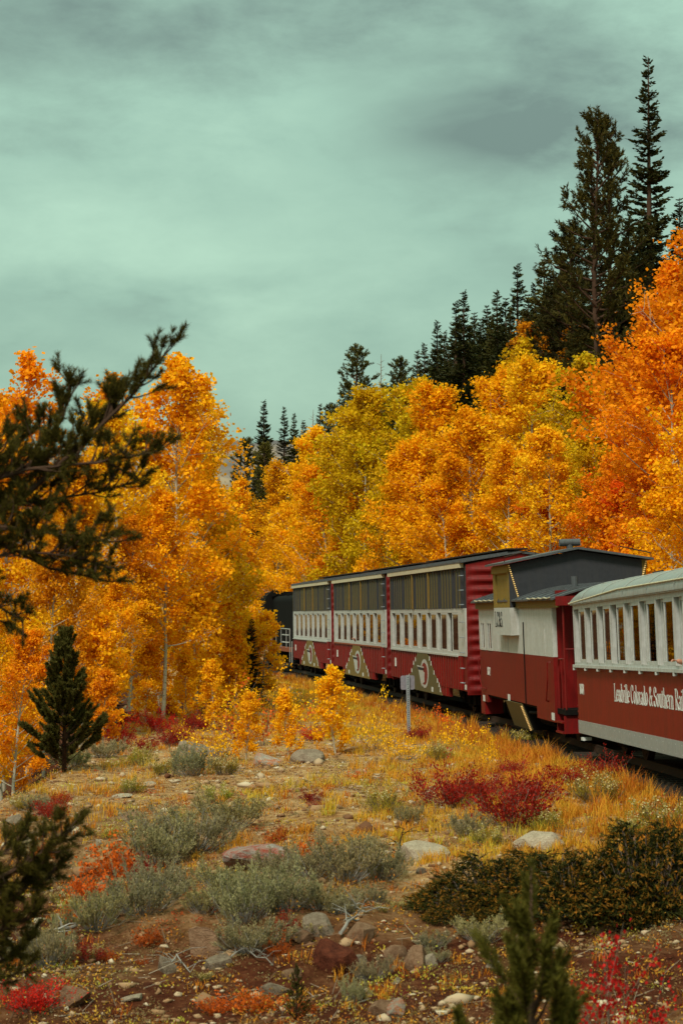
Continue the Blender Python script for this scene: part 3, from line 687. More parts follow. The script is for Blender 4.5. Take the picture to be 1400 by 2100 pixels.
# ---- open coach
def coach():
    L = 22.0; H2 = L / 2; W = 1.5; far = H2
    pit = -.95
    e = car_empty('passenger_coach', (4.86, 43.0), 2.6, L, 2.0, pit, 'red open passenger coach with silver roof and white lettering, nearest the camera', zc=.02 + L / 2 * math.tan(R(-pit)), far=True)
    ZK, ZS, ZW, ZT, ZE = .42, .65, 1.80, 2.93, 3.02
    MB().box(-W+.1, W-.1, -H2, H2, 1.0, 1.1).build('floor', INNER, e)
    MB().box(-.45, .45, -H2+.1, H2-.1, .5, .98).build('underframe', BLACK, e)
    truck(e, -H2 + 2.6, 2.2); truck(e, H2 - 2.3, 2.2); coupler(e, H2, 1, .62)
    for s in (-1, 1):
        a, b_ = min(s*W, s*(W-.1)), max(s*W, s*(W-.1))
        MB().box(a, b_, -H2, H2, ZS + .001, ZW - .05).build('lower_side', RED2, e)
        sk = MB().box(min(s*(W+.012), s*(W-.08)), max(s*(W+.012), s*(W-.08)), -H2, H2, ZK, ZS + .03).build('skirt', SKIRT, e)
        rv = MB()
        for k in range(44):
            for z in (ZK + .05, ZS - .03):
                yy = -H2 + .25 + k * .5; rv.box(min(s*(W+.011), s*(W+.015)), max(s*(W+.011), s*(W+.015)), yy-.007, yy+.007, z-.006, z+.006)
        rv.build('rivets', LAMPW, sk)['kind'] = 'stuff'
        p = 1.44; n = 15; xo = W + .03; xi = W - .055
        c, d = min(s*xi, s*xo), max(s*xi, s*xo)
        fr = MB(); fr.box(c, d, -H2, H2, ZW - .05, ZW + .06); fr.box(c, d, -H2, H2, ZT, ZE + .0)
        band = fr.build('window_frame', WHITE, e)
        post = MB().box(c + .003, d, -.075, .075, ZW + .06, ZT).mesh('window_post', WHITE)
        trim = MB().box(min(s*xo, s*(xo+.02)), max(s*xo, s*(xo+.012)), -.03, .03, ZW + .06, ZT).mesh('post_trim', WHITE)
        hs = (p - .15) * .58; xs = s * (xo - .022)
        sash = MB()
        for q in (-hs/2 + .025, hs/2 - .025): sash.box(xs-.02, xs+.02, q-.025, q+.025, ZW + .062, ZT - .002)
        sash.box(xs-.02, xs+.02, -hs/2+.05, hs/2-.05, ZW+.062, ZW+.12); sash.box(xs-.02, xs+.02, -hs/2+.05, hs/2-.05, ZT-.06, ZT-.002)
        sash = sash.mesh('window_sash', WHITE)
        pane = MB().box(xs-.004, xs+.004, -hs/2+.05, hs/2-.05, ZW+.12, ZT-.06).mesh('window_pane', GLASS)
        sash2 = MB(); x2 = xs - s * .042
        for q in (-hs/2 + .025, hs/2 - .025): sash2.box(x2-.018, x2+.018, q-.025, q+.025, ZW + .062, ZT - .002)
        sash2.box(x2-.018, x2+.018, -hs/2+.05, hs/2-.05, ZW+.062, ZW+.11); sash2.box(x2-.018, x2+.018, -hs/2+.05, hs/2-.05, ZT-.05, ZT-.002); sash2 = sash2.mesh('window_sash', WHITE)
        for k in range(n + 1):
            yy = H2 - .10 - k * p
            if yy < -H2 + .1: break
            put('window_post', post, band, (0, yy, 0)); put('post_trim', trim, band, (0, yy - .05, 0))
            q = yy - p + .075 + hs / 2 + .003
            if q - hs / 2 > -H2 + .1:
                put('window_sash', sash, band, (0, q, 0)); put('window_pane', pane, band, (0, q, 0))
                if k >= 4: put('window_sash', sash2, band, (0, q + hs * .55, 0))
        MB().box(min(s*(xo+.001), s*(xo+.05)), max(s*(xo+.001), s*(xo+.05)), -H2, H2, ZW - .045, ZW + .01).build('window_sill', WHITE, band)
        bk = MB().box(min(s*xo, s*(xo+.06)), max(s*xo, s*(xo+.06)), -.03, .03, ZW - .10, ZW - .05).mesh('sill_bracket', WHITE)
        for k in range(n): put('sill_bracket', bk, band, (0, H2 - .1 - k * p, 0))
        # fascia board that widens towards the middle of the car
        fa = MB(); x0, x1 = min(s*(xo-.02), s*(xo+.05)), max(s*(xo-.02), s*(xo+.05))
        fa.prism([(-H2, ZE - .001), (H2, ZE - .001), (H2 + .12, ZE + .03), (H2 - 5.6, ZE + .17), (-H2, ZE + .17)], 0, x0, x1)
        fa.build('fascia', WHITE, e)
        tr = MB(); tr.tube([(s*(xo+.06), H2 + .14, ZE + .035), (s*(xo+.06), H2 - 5.6, ZE + .175), (s*(xo+.06), -H2, ZE + .175)], .016, 6); tr.build('eave_rail', CREAM, e)
    # rounded roof with a turtle-back end
    ro = MB(); P = []; nu = 44; nv = 21; Wr = W + .10
    for a in range(nu):
        yy = H2 + .12 - (L + .2) * (a / (nu - 1)) ** 1.6; d = (H2 + .12 - yy)
        f = math.sqrt(max(0, 1 - max(0, 1 - d / 1.1) ** 2)) if d < 1.1 else 1.0
        for c in range(nv):
            th = math.pi * c / (nv - 1); cc = math.cos(th); sn = math.sin(th)
            P.append((-Wr * math.copysign(abs(cc) ** .75, cc), yy, ZE + .02 + (.43 * f + .02) * sn ** .8))
    ro.grid(P, nu, nv); rfo = ro.build('roof', SILVER, e, smooth=True)
    sm = MB(); ap = []
    for c in range(nv):
        th = math.pi * c / (nv - 1); cc = math.cos(th); ap.append((-(Wr + .004) * math.copysign(abs(cc) ** .75, cc), 0, ZE + .024 + .45 * math.sin(th) ** .8))
    sm.tube(ap, .010, 4); sm = sm.mesh('roof_seam', SILVER)
    for k in range(9): put('roof_seam', sm, rfo, (0, H2 - 1.6 - k * 2.25, 0))
    cl = MB(); cl.tube([(-.12, .0, 0), (-.12, .0, .09), (.10, .16, .13), (.10, .16, 0)], .022, 5); cm = cl.mesh('roof_bracket', STEEL)
    for k in range(5): put('roof_bracket', cm, rfo, (-.62, H2 - 4.6 - k * 4.2, ZE + .38))
    # end wall, door, gangway, hand rails
    ew = MB(); ew.box(-W + .1, -.42, H2 - .09, H2 - .01, ZS, ZE); ew.box(.42, W - .1, H2 - .09, H2 - .01, ZS, ZE); ew.box(-.42, .42, H2 - .09, H2 - .01, 2.75, ZE); ew.build('end_wall', RED2, e)
    MB().box(-W + .02, -W + .26, H2 + .0, H2 + .03, 1.0, 1.62).build('end_plate', CREAM, e)
    gr = MB(); gr.tube([(-W + .1, H2 + .16, ZS), (-W + .1, H2 + .16, ZE - .1)], .03, 6); gr.tube([(-W + .34, H2 + .22, ZS), (-W + .34, H2 + .22, 2.2)], .02, 6); gr.build('end_rail', WHITE, e)
    la = MB()
    for z in (.6, .72, .84, .96): la.box(-W, -W + .3, H2 + .02, H2 + .10, z, z + .03)
    la.build('end_step', RED, e)
    MB().box(-W - .02, -W + .16, H2 - .55, H2 - .32, .28, .34).build('marker_lamp', LAMPW, e)
    mb, _ = letters('Leadville', H2 - 4.30, 1.17, .315, 1.42, -W, -1, .12, .003)
    mb2, _ = letters('Colorado & Southern Railroad', _ - .10, 1.17, .315, 1.42, -W, -1, .12, .003)
    letter_parts(mb + mb2, 'lettering', LAMPW, e)
    mb, _ = letters('1001', H2 - .28, 1.22, .20, 1.75, -W, -1, .16, .003); letter_parts(mb, 'number', LAMPW, e)
    # seat backs, seen through the openings
    sb = MB().box(-.5, .5, -.05, .05, 1.1, 1.95).mesh('seat', CHAR)
    for k in range(12):
        for x in (-.8, .8): put('seat', sb, e, (x, H2 - 1.6 - k * 1.6, 0))
    return e
coach()

# ---- locomotive at the head of the train
def loco():
    L = 15.5; H2 = L / 2; W = 1.42
    e = car_empty('locomotive', fwd(fwd(c1, HB[2], 14.6), 8.0, 1.5), 9.2, L, .5, 0, 'black and burnt orange diesel locomotive half hidden by yellow aspens', 'locomotive', far=False)
    MB().box(-W, W, -H2, H2, .95, 1.15).build('frame', RUSTP, e)
    MB().box(-W+.05, W-.05, -2.6, 1.6, .3, .9).build('fuel_tank', BLACK, e)
    truck(e, -H2 + 2.6, 2.4, .5); truck(e, H2 - 2.6, 2.4, .5); coupler(e, -H2, -1, .7)
    def arch(w, z0, z1, r, n=8):
        return [(-w, z0), (-w, z1 - r)] + [(-w + r - r * math.cos(math.pi/2 * k / n), z1 - r + r * math.sin(math.pi/2*k/n)) for k in range(1, n + 1)] + [(w - r + r * math.sin(math.pi/2*k/n), z1 - r + r * math.cos(math.pi/2*k/n)) for k in range(0, n)] + [(w, z1 - r), (w, z0)]
    hd = MB().prism(arch(.98, 1.15, 3.85, .35), 1, -H2 + .9, 3.2).build('hood', BLACK, e)
    for yy in np.arange(-H2 + 1.2, 2.6, .9):
        MB().box(-1.01, -.981, float(yy), float(yy) + .8, 1.4, 2.7).build('hood_door', INNER if False else paint('dark_brown_paint', (.045, .012, .009), rough=.5), hd)
        break
    gm = MB()
    for k in range(10): gm.box(-1.012, -.985, -H2 + 1.1, -H2 + 2.4, 2.1 + k * .09, 2.14 + k * .09)
    gm.build('grille', STEEL, hd)
    cb_ = MB().prism(arch(W - .02, 1.15, 4.1, .55), 1, 3.2, 5.4).build('cab', BLACK, e)
    MB().box(-W - .005, -W + .02, 3.6, 5.0, 2.4, 3.1).build('window', GLASS, cb_)
    MB().box(-W - .04, W + .04, 3.15, 3.198, 1.15, 2.9).build('cab_panel', RUSTP, cb_)
    MB().prism(arch(.98, 1.15, 2.9, .3), 1, 5.4, H2 - .8).build('nose', RUSTP, e)
    for yy in (-H2 + 2.3, -H2 + 6.2): MB().tube([(-.5, yy, 3.75), (-.5, yy, 4.02)], .3, 16).build('fan', BLACK, hd)
    dm = MB().tube([(0, -.02, 0), (0, .02, 0)], .19, 16).mesh('horn_disc', BLACK)
    for x, yy, z in ((-.95, 3.0, 4.02), (-.62, 3.2, 4.05), (-.1, -H2 + 1.2, 4.25), (-.62, -H2 + 1.2, 4.08)):
        put('horn_disc', dm, hd, (x, yy, z))
    MB().prism([(-1.05, 3.3), (-.62, 3.3), (-.62, 3.6), (-.72, 3.72), (-.95, 3.66), (-1.05, 3.5)], 1, -H2 + .5, -H2 + 1.0).build('end_lamp_box', CREAM, hd)
    hr = MB()
    for s in (-1, 1):
        x = s * (W + .02)
        hr.tube([(x, -H2 + .95, .35), (x, -H2 + .7, .45), (x, -H2 + .7, 2.1), (x, 3.0, 2.15)], .03, 6)
        for k in range(5): hr.tube([(x, -H2 + 2 + k * 2.0, 1.15), (x, -H2 + 2 + k * 2.0, 2.12)], .02, 5)
        hr.tube([(x, -H2 + .05, .3), (x, -H2 - .1, .4), (x, -H2 - .1, 1.5)], .03, 6)
        hr.tube([(x, 5.6, .35), (x, 5.5, .5), (x, 5.5, 3.2)], .035, 6); hr.tube([(x, H2 - .2, .35), (x, H2 - .3, .5), (x, H2 - .3, 2.2)], .035, 6)
    hr.build('handrail', SKIRT, e)
    stp = MB()
    for z in (.35, .6, .85): stp.box(-W - .01, -W + .3, -H2 + .1, -H2 + .6, z, z + .03)
    stp.build('step', STEEL, e)
    wk = MB()
    for k in range(5): wk.box(-W - .015, -W - .002, -H2 + 1.2 + k * .55, -H2 + 1.5 + k * .55, 1.4, 1.46); wk.box(-W - .015, -W - .002, -H2 + 1.2 + k * .55, -H2 + 1.5 + k * .55, 1.78, 1.83)
    wk.build('walkway_marks', LAMPW, e)
    return e
loco()

# ---- passengers: a continuous figure, one arm on the window sill
SKIN = plain('skin', (.45, .20, .13), .6)
def person(loc, rz, label, cloth, arm):
    e = empty('person', loc, rz, label, 'person', 'passengers at the open windows')
    # x axis points out of the window (local -x), origin on the car floor
    pts = [(0, 0, .95), (0, 0, 1.25), (-.02, 0, 1.42), (-.03, 0, 1.52), (-.04, 0, 1.66), (-.05, 0, 1.76),
           (-.05, .19, 1.40), (-.2, .24, 1.16), arm[0], arm[1], (-.02, -.19, 1.40), (.0, -.26, 1.12), (-.1, -.25, .9),
           (0, .1, .85), (.0, .12, .45), (0, .12, .06), (-.12, .13, .03), (0, -.1, .85), (0, -.12, .45), (0, -.12, .06), (-.12, -.13, .03)]
    rad = [.15, .16, .13, .055, .10, .08, .075, .055, .042, .04, .075, .05, .035, .10, .07, .045, .035, .10, .07, .045, .035]
    ed = [(0, 1), (1, 2), (2, 3), (3, 4), (4, 5), (2, 6), (6, 7), (7, 8), (8, 9), (2, 10), (10, 11), (11, 12), (0, 13), (13, 14), (14, 15), (15, 16), (0, 17), (17, 18), (18, 19), (19, 20)]
    me = bpy.data.meshes.new('body'); me.from_pydata(pts, ed, []); me.materials.append(SKIN)
    o = bpy.data.objects.new('body', me); col.objects.link(o); o.parent = e
    md = o.modifiers.new('skin', 'SKIN'); md.use_smooth_shade = True
    for v, r in zip(me.skin_vertices[0].data, rad): v.radius = (r, r)
    me.skin_vertices[0].data[0].use_root = True
    o.modifiers.new('sub', 'SUBSURF').levels = 1; o.modifiers['sub'].render_levels = 2
    # fingers closed over the sill
    hx, hy, hz = arm[1]; fm = MB()
    for k in range(4): fm.tube([(hx, hy - .03 + k * .02, hz), (hx - .06, hy - .032 + k * .021, hz + .012), (hx - .09 + .006 * abs(k - 1), hy - .033 + k * .022, hz - .015)], [.010, .009, .007], 6)
    fm.tube([(hx + .01, hy + .035, hz), (hx - .03, hy + .06, hz + .0)], [.011, .008], 6)
    fm.build('fingers', SKIN, o)
    sh = MB()
    sh.tube([(0, 0, .86), (0, 0, 1.0), (0, 0, 1.25), (-.02, 0, 1.42), (-.03, 0, 1.50)], [.20, .20, .22, .19, .09], 14)
    sh.tube([(-.03, .12, 1.42), (-.05, .2, 1.38), (-.2, .24, 1.16), arm[0]], [.10, .10, .075, .062], 10)
    sh.tube([(-.01, -.12, 1.42), (-.02, -.2, 1.38), (0, -.26, 1.12)], [.10, .10, .07], 10)
    sh.build('jacket', cloth, e, True)
    hm = MB(); hm.tube([(-.02, 0, 1.70), (-.03, 0, 1.78), (-.04, 0, 1.84), (-.04, 0, 1.87)], [.115, .115, .08, .02], 12); hm.build('hair', TWIGBARK, e, True)
    return e
h = R(HB[1]); p = Vector((c2[0], c2[1], 0)) + Vector((-math.sin(h), math.cos(h), 0)) * 8.1 + Vector((math.cos(h), math.sin(h), 0)) * .42
person((p.x, p.y, 1.12 - .45), h, 'passenger leaning a pale-sleeved elbow on the middle boxcar window sill', plain('pale_blue_cloth', (.30, .36, .45), .8), ((-.42, .20, 1.10), (-.50, .02, 1.22)))
h = R(2.6); f_ = Vector((-math.sin(h), math.cos(h), 0)); q = Vector((4.86, 43.0, 0)) - f_ * 10.55 + Vector((math.cos(h), math.sin(h), 0)) * .40
person((q.x, q.y, 1.1 - .28), h, 'passenger resting a forearm over the coach window sill at the right edge', plain('red_cloth', (.40, .05, .04), .8), ((-.40, .22, 1.22), (-.54, .16, 1.26)))

# ---- small road sign seen from behind
sp_ = hit(838, 1508); sg = empty('trackside_sign', sp_, R(4), 'small square trackside sign seen from behind on a perforated steel post', 'sign')
sg.rotation_euler = (0, R(-1.2), R(4))
ps = MB(); ps.box(-.04, .04, -.03, .03, -.3, 1.42); po = ps.build('post', GALV, sg)
hl = MB().tube([(0, -.033, 0), (0, -.029, 0)], .012, 8).mesh('post_hole', BLACK)
for k in range(26): put('post_hole', hl, po, (0, 0, .06 + k * .052))
w_ = .17; rr = .045; poly = []
for (cx, cz, a0) in ((w_ - rr, w_ - rr, 0), (-w_ + rr, w_ - rr, 90), (-w_ + rr, -w_ + rr, 180), (w_ - rr, -w_ + rr, 270)):
    poly += [(cx + rr * math.cos(R(a0 + k * 18)), cz + 1.24 + rr * math.sin(R(a0 + k * 18))) for k in range(6)]
MB().prism(poly, 1, .032, .04).build('sign_plate', PLATE, sg)
bl = MB().tube([(0, -.045, 0), (0, -.029, 0)], .02, 6).mesh('bolt', GALV)
for z in (1.16, 1.33): put('bolt', bl, sg, (0, 0, z))
# ---------------------------------------------------------------- plants: generators
def rvec(rng, n):
    v = rng.normal(size=(n, 3)); return v / np.linalg.norm(v, axis=1, keepdims=True)
def leaf_quads(P, size, rng, asp=.85, up=.0, axis=None):
    """one kite per leaf; axis: long axis of each leaf (else random)"""
    n = len(P); t = rvec(rng, n) if axis is None else axis + .35 * rvec(rng, n)
    t = t / np.linalg.norm(t, axis=1, keepdims=True)
    w = rvec(rng, n); w[:, 2] += 0
    b_ = np.cross(t, w); b_ /= np.linalg.norm(b_, axis=1, keepdims=True) + 1e-9
    s = (np.asarray(size) * rng.uniform(.55, 1.3, n))[:, None]
    V = np.stack([P - t * s * .5, P + b_ * s * asp * .5, P + t * s * .5, P - b_ * s * asp * .5], 1).reshape(-1, 3)
    return V, np.arange(4 * n).reshape(n, 4)
def bend(p, d, l, n, up, rng, wig=.12):
    pts = [Vector(p)]; d = Vector(d).normalized()
    for k in range(n):
        d = (d + Vector((rng.normal() * wig, rng.normal() * wig, up + rng.normal() * wig * .6))).normalized(); pts.append(pts[-1] + d * (l / n))
    return pts
def aspen(seed, H=10., cw=2.4, cb=.22, nl=19000, ls=.085, nlimb=36, sig=.17, lean=.03):
    rng = np.random.default_rng(seed); wood = MB(); C = []; CV = []
    tp = [Vector((0, 0, -.4))]; d = Vector((rng.normal() * lean, rng.normal() * lean, 1))
    for k in range(12):
        d = (d + Vector((rng.normal() * .035, rng.normal() * .035, .12))).normalized(); tp.append(tp[-1] + d * ((H + .4) / 12))
    r0 = .0085 * H + .015; wood.tube(tp, [r0 * (1 - .93 * (k / 12) ** 1.1) for k in range(13)], 8)
    def tat(f):
        f = min(max(f, 0), .9999) * 12; k = int(f); return tp[k].lerp(tp[k + 1], f - k)
    for i in range(nlimb):
        fr_ = ((i + .5) / nlimb) ** .92; f = cb + (.97 - cb) * fr_
        ln = cw * (math.sin(math.pi * (.20 + .78 * fr_)) ** .75) * rng.uniform(.5, 1.25) * (1.0 - .18 * fr_) + .15
        az = i * 2.399 + rng.normal() * .3; el = R(18 + 42 * fr_ + rng.normal() * 9)
        dv = Vector((math.cos(az) * math.cos(el), math.sin(az) * math.cos(el), math.sin(el)))
        lp = bend(tat(f), dv, ln, 5, .10, rng, .10); r = r0 * .33 * (1 - fr_ * .6)
        wood.tube(lp, [r * (1 - .85 * k / 5) for k in range(6)], 5, False)
        cvl = rng.normal() * .5
        for j in range(int(6 + ln * 2.2)):
            t_ = rng.uniform(.25, 1.0) ** .8 * 4.99; k = int(t_); q = lp[k].lerp(lp[k + 1], t_ - k)
            dd = (lp[k + 1] - lp[k]).normalized() + Vector(rng.normal(size=3)) * .75 + Vector((0, 0, .25))
            sl = rng.uniform(.22, .48) * ln * (.55 + .5 * (1 - t_ / 5)) + .1
            sp__ = bend(q, dd, sl, 3, .06, rng, .15)
            if j % 2 == 0: wood.tube(sp__, [r * .3, r * .22, r * .16, .003], 3, False)
            cv = cvl + rng.normal() * .7
            if i % 9 == 4 and rng.random() < .75: continue
            for m_ in range(1, 4):
                C.append(sp__[m_]); CV.append(cv)
            C.append(sp__[2].lerp(sp__[3], .5)); CV.append(cv)
    for k in range(10): C.append(tat(.86 + .014 * k)); CV.append(0)
    C = np.array([tuple(c) for c in C]); CV = np.array(CV); ix = rng.integers(0, len(C), nl)
    P = C[ix] + rng.normal(size=(nl, 3)) * sig * np.array([1, 1, .8])
    V, F = leaf_quads(P, ls, rng, .9)
    var = np.clip(.5 + .17 * CV[ix] + .2 * rng.normal(size=nl), 0, 1)
    return wood.mesh('trunk', ASPBARK, True), npmesh('crown', V, F, ASPLEAF, var)
def spruce(seed, H=15., rad=2.1, dens=1.0, gap=.0, bare=.04):
    rng = np.random.default_rng(seed); wood = MB(); P = []; A = []; S = []
    wood.tube([(0, 0, -.4), (0, 0, H * .5), (0, 0, H)], [.014 * H, .008 * H, .012], 7)
    nw = int(H / .27 * dens)
    for i in range(nw):
        f = bare + (1 - bare) * (i + rng.random() * .6) / nw; z = f * H; l0 = rad * ((1 - f) ** .9) * (1 + .25 * math.sin(i * .9 + seed)) + .10
        for j in range(rng.integers(5, 8)):
            if rng.random() < gap: continue
            az = rng.uniform(0, 6.283); ln = l0 * rng.uniform(.6, 1.12); el = R(-14 + 52 * f ** 1.5 + rng.normal() * 7)
            dv = Vector((math.cos(az) * math.cos(el), math.sin(az) * math.cos(el), math.sin(el)))
            lp = bend((0, 0, z + rng.uniform(-.22, .22) * (1 - f * .6)), dv, ln, 4, .05, rng, .05)
            if ln > .5: wood.tube(lp, [.022, .016, .012, .008, .004], 3, False)
            nt_ = max(4, int(ln / .06))
            for k in range(nt_):
                t_ = (.12 + .88 * (k + rng.random()) / nt_) * 3.999; q = int(t_); pt = lp[q].lerp(lp[q + 1], t_ - q)
                ax = (lp[q + 1] - lp[q]).normalized(); sd_ = ax.cross(Vector((0, 0, 1))) * (1 if k % 2 else -1)
                tw = (.26 * (1 - .55 * t_ / 4) + .07) * rng.uniform(.7, 1.2) * (ln / (ln + .35) + .25)
                dr = ax * .75 + sd_ * .8 + Vector((0, 0, -.15)); dr.normalize()
                for g in range(3):
                    P.append(tuple(pt + dr * tw * (.25 + .3 * g))); A.append(tuple(dr)); S.append(tw * .85)
    P, A, S = np.array(P), np.array(A), np.array(S)
    V, F = leaf_quads(P, S, rng, .52, axis=A)
    return wood.mesh('trunk', PINEBARK, True), npmesh('crown', V, F, NEEDLE, np.clip(rng.normal(.5, .25, len(P)), 0, 1))
def lodgepole(seed, H=17., rad=2.6, bare=.25, nb=95, open_=.8):
    """old pine: rounded tufts on upswept branch ends"""
    rng = np.random.default_rng(seed); wood = MB(); P = []; A = []; S = []; CVv = []
    top = [Vector((0, 0, -.4))]
    for k in range(8): top.append(top[-1] + Vector((rng.normal() * .06, rng.normal() * .06, (H + .4) / 8)))
    wood.tube(top, [.014 * H * (1 - .9 * k / 8) for k in range(9)], 7)
    for i in range(nb):
        f = bare + (1 - bare) * ((i + .5) / nb); z = f * H; k = min(int((z + .4) / (H + .4) * 8), 7); b0 = Vector((top[k].x, top[k].y, z))
        ln = rad * (math.sin(math.pi * min(1, .22 + .78 * (f - bare) / (1 - bare))) ** .8 * .9 + .12) * rng.uniform(.5, 1.2)
        az = i * 2.399 + rng.normal() * .4; el = R(-6 + 48 * ((f - bare) / (1 - bare)) ** 1.6 + rng.normal() * 9)
        lp = bend(b0, (math.cos(az) * math.cos(el), math.sin(az) * math.cos(el), math.sin(el)), ln, 5, .08, rng, .08)
        wood.tube(lp, [.05, .04, .03, .022, .015, .008], 4, False)
        nsub = int(4 + ln * 4.2)
        for j in range(nsub):
            t_ = rng.uniform(.3, 1) * 4.99; q = int(t_); pt = lp[q].lerp(lp[q + 1], t_ - q)
            dd = (lp[q + 1] - lp[q]).normalized() + Vector(rng.normal(size=3)) * .6 + Vector((0, 0, .35)); dd.normalize()
            sl = rng.uniform(.18, .5); cv = rng.normal() * .2
            for m_ in range(3):
                c = pt + dd * sl * (.35 + .33 * m_)
                for g in range(9):
                    o = Vector(rng.normal(size=3)) * .45 + dd; o.normalize(); P.append(tuple(c + o * .09)); A.append(tuple(o)); S.append(.20 * rng.uniform(.7, 1.2)); CVv.append(cv)
    P, A, S, CVv = map(np.array, (P, A, S, CVv)); V, F = leaf_quads(P, S, rng, .22, axis=A)
    return wood.mesh('trunk', PINEBARK, True), npmesh('crown', V, F, NEEDLE, np.clip(.5 + CVv + rng.normal(0, .2, len(P)), 0, 1))
def needles(shoots, rng, per_m=620, ln=.055, wd=.0042):
    """shoots: list of (p0, p1); true needles round each shoot"""
    Vs = []; vv = []
    for (a, b_) in shoots:
        a = np.array(a); b_ = np.array(b_); ax = b_ - a; l = np.linalg.norm(ax); ax = ax / (l + 1e-9); n = max(18, int(l * per_m))
        t_ = rng.random(n)[:, None]; base = a + (b_ - a) * t_
        o = rvec(rng, n); o -= (o @ ax)[:, None] * ax; o /= np.linalg.norm(o, axis=1, keepdims=True) + 1e-9
        d = o * .75 + ax * (.55 + .5 * t_); d /= np.linalg.norm(d, axis=1, keepdims=True); L_ = (ln * rng.uniform(.75, 1.15, n))[:, None]
        s_ = np.cross(d, rvec(rng, n)); s_ /= np.linalg.norm(s_, axis=1, keepdims=True) + 1e-9
        Vs.append(np.stack([base - s_ * wd, base + s_ * wd, base + d * L_], 1).reshape(-1, 3)); vv.append(np.clip(rng.normal(.5, .22, n), 0, 1))
    V = np.concatenate(Vs); return V, np.arange(len(V)).reshape(-1, 3), np.concatenate(vv)
def young_pine(seed, H=2.8, rad=.65, per_m=420, ln=.06, wd=.005, gap=.19):
    rng = np.random.default_rng(seed); wood = MB(); sh = []
    wood.tube([(0, 0, -.2), (0, 0, H * .5), (0, 0, H)], [.016 * H + .01, .009 * H + .006, .006], 7); sh.append(((0, 0, H - .28), (0, 0, H + .02)))
    nw = int(H / gap)
    for i in range(nw):
        f = .05 + .90 * i / nw; z = f * H; l0 = rad * (1 - f) ** .75 + .06
        for j in range(rng.integers(5, 8)):
            az = rng.uniform(0, 6.283); ln_ = l0 * rng.uniform(.45, 1.2); el = R(12 + 45 * f + rng.normal() * 8)
            lp = bend((0, 0, z + rng.uniform(-.05, .05)), (math.cos(az) * math.cos(el), math.sin(az) * math.cos(el), math.sin(el)), ln_, 4, .13, rng, .06)
            wood.tube(lp, [.011, .009, .007, .005, .003], 4, False)
            for q in range(2 if ln_ > .3 else 1, 4): sh.append((tuple(lp[q]), tuple(lp[q + 1])))
            for k in range(int(ln_ / .085)):
                t_ = rng.uniform(.4, .98) * 3.999; q = int(t_); pt = lp[q].lerp(lp[q + 1], t_ - q); ax = (lp[q + 1] - lp[q]).normalized()
                dd = ax + ax.cross(Vector((0, 0, 1))) * rng.choice([-1, 1]) * rng.uniform(.5, 1) + Vector((0, 0, rng.uniform(-.1, .7))); dd.normalize()
                sh.append((tuple(pt), tuple(pt + dd * rng.uniform(.08, .19))))
    V, F, vv = needles(sh, rng, per_m, ln, wd)
    return wood.mesh('trunk', PINEBARK, True), npmesh('crown', V, F, NEEDLE, vv)
def shrub(seed, w=1., h=.6, nst=40, nl=4000, ls=.035, asp=.4, upr=.6, sig=.035, bare=.35, flowers=0, wmat=None, sub=5, fcol=None, rad=.008, fan=72):
    """many-stemmed bush with its leaves towards the stem ends"""
    rng = np.random.default_rng(seed); wood = MB(); C = []; A = []
    for i in range(nst):
        az = rng.uniform(0, 6.283); rr = math.sqrt(rng.random()); tilt = rr * R(fan)
        ln = (h * rng.uniform(.55, 1.15) * (1 - .25 * rr) + rr * w * .22) * (1 + .28 * math.sin(az * 2 + seed) + .15 * math.sin(az * 3 + seed * 2))
        dv = Vector((math.cos(az) * math.sin(tilt), math.sin(az) * math.sin(tilt), math.cos(tilt)))
        lp = bend((math.cos(az) * rr * w * .12, math.sin(az) * rr * w * .12, -.05), dv, ln, 4, .10 * upr * 2, rng, .14)
        wood.tube(lp, [rad, rad * .85, rad * .6, rad * .4, rad * .2], 3, False)
        for j in range(sub):
            t_ = rng.uniform(bare, 1) * 3.999; q = int(t_); pt = lp[q].lerp(lp[q + 1], t_ - q)
            dd = (lp[q + 1] - lp[q]).normalized() + Vector(rng.normal(size=3)) * .55 + Vector((0, 0, upr)); dd.normalize(); sl = h * rng.uniform(.12, .30)
            e2 = pt + dd * sl
            if j % 2 == 0: wood.tube([pt, e2], [rad * .4, rad * .15], 3, False)
            for m_ in range(4): C.append(tuple(pt.lerp(e2, .25 + .25 * m_))); A.append(tuple(dd))
    C = np.array(C); A = np.array(A); ix = rng.integers(0, len(C), nl); P = C[ix] + rng.normal(size=(nl, 3)) * sig
    P[:, 2] = np.maximum(P[:, 2], .01)
    V, F = leaf_quads(P, ls, rng, asp, axis=A[ix] * 1.0)
    parts = [('stems', wood.mesh('stems', wmat or TWIGBARK)), ('foliage', npmesh('foliage', V, F, SHRUBLEAF, np.clip(rng.normal(.5, .24, nl), 0, 1)))]
    if flowers:
        top = C[np.argsort(-C[:, 2])[:max(20, len(C) // 3)]]; ix = rng.integers(0, len(top), flowers)
        V, F = leaf_quads(top[ix] + rng.normal(size=(flowers, 3)) * .02 + np.array([0, 0, .03]), .028, rng, 1.0)
        parts.append(('flowers', npmesh('flowers', V, F, FLOWER, rng.random(flowers))))
    return parts
FLOWER = leafmat('dry_flower_heads', (.42, .25, .05), (.50, .36, .12), (.60, .50, .28), .2, False)
JUNI = leafmat('juniper_sprays', (.009, .012, .003), (.055, .046, .007), (.33, .112, .012), .08, False)
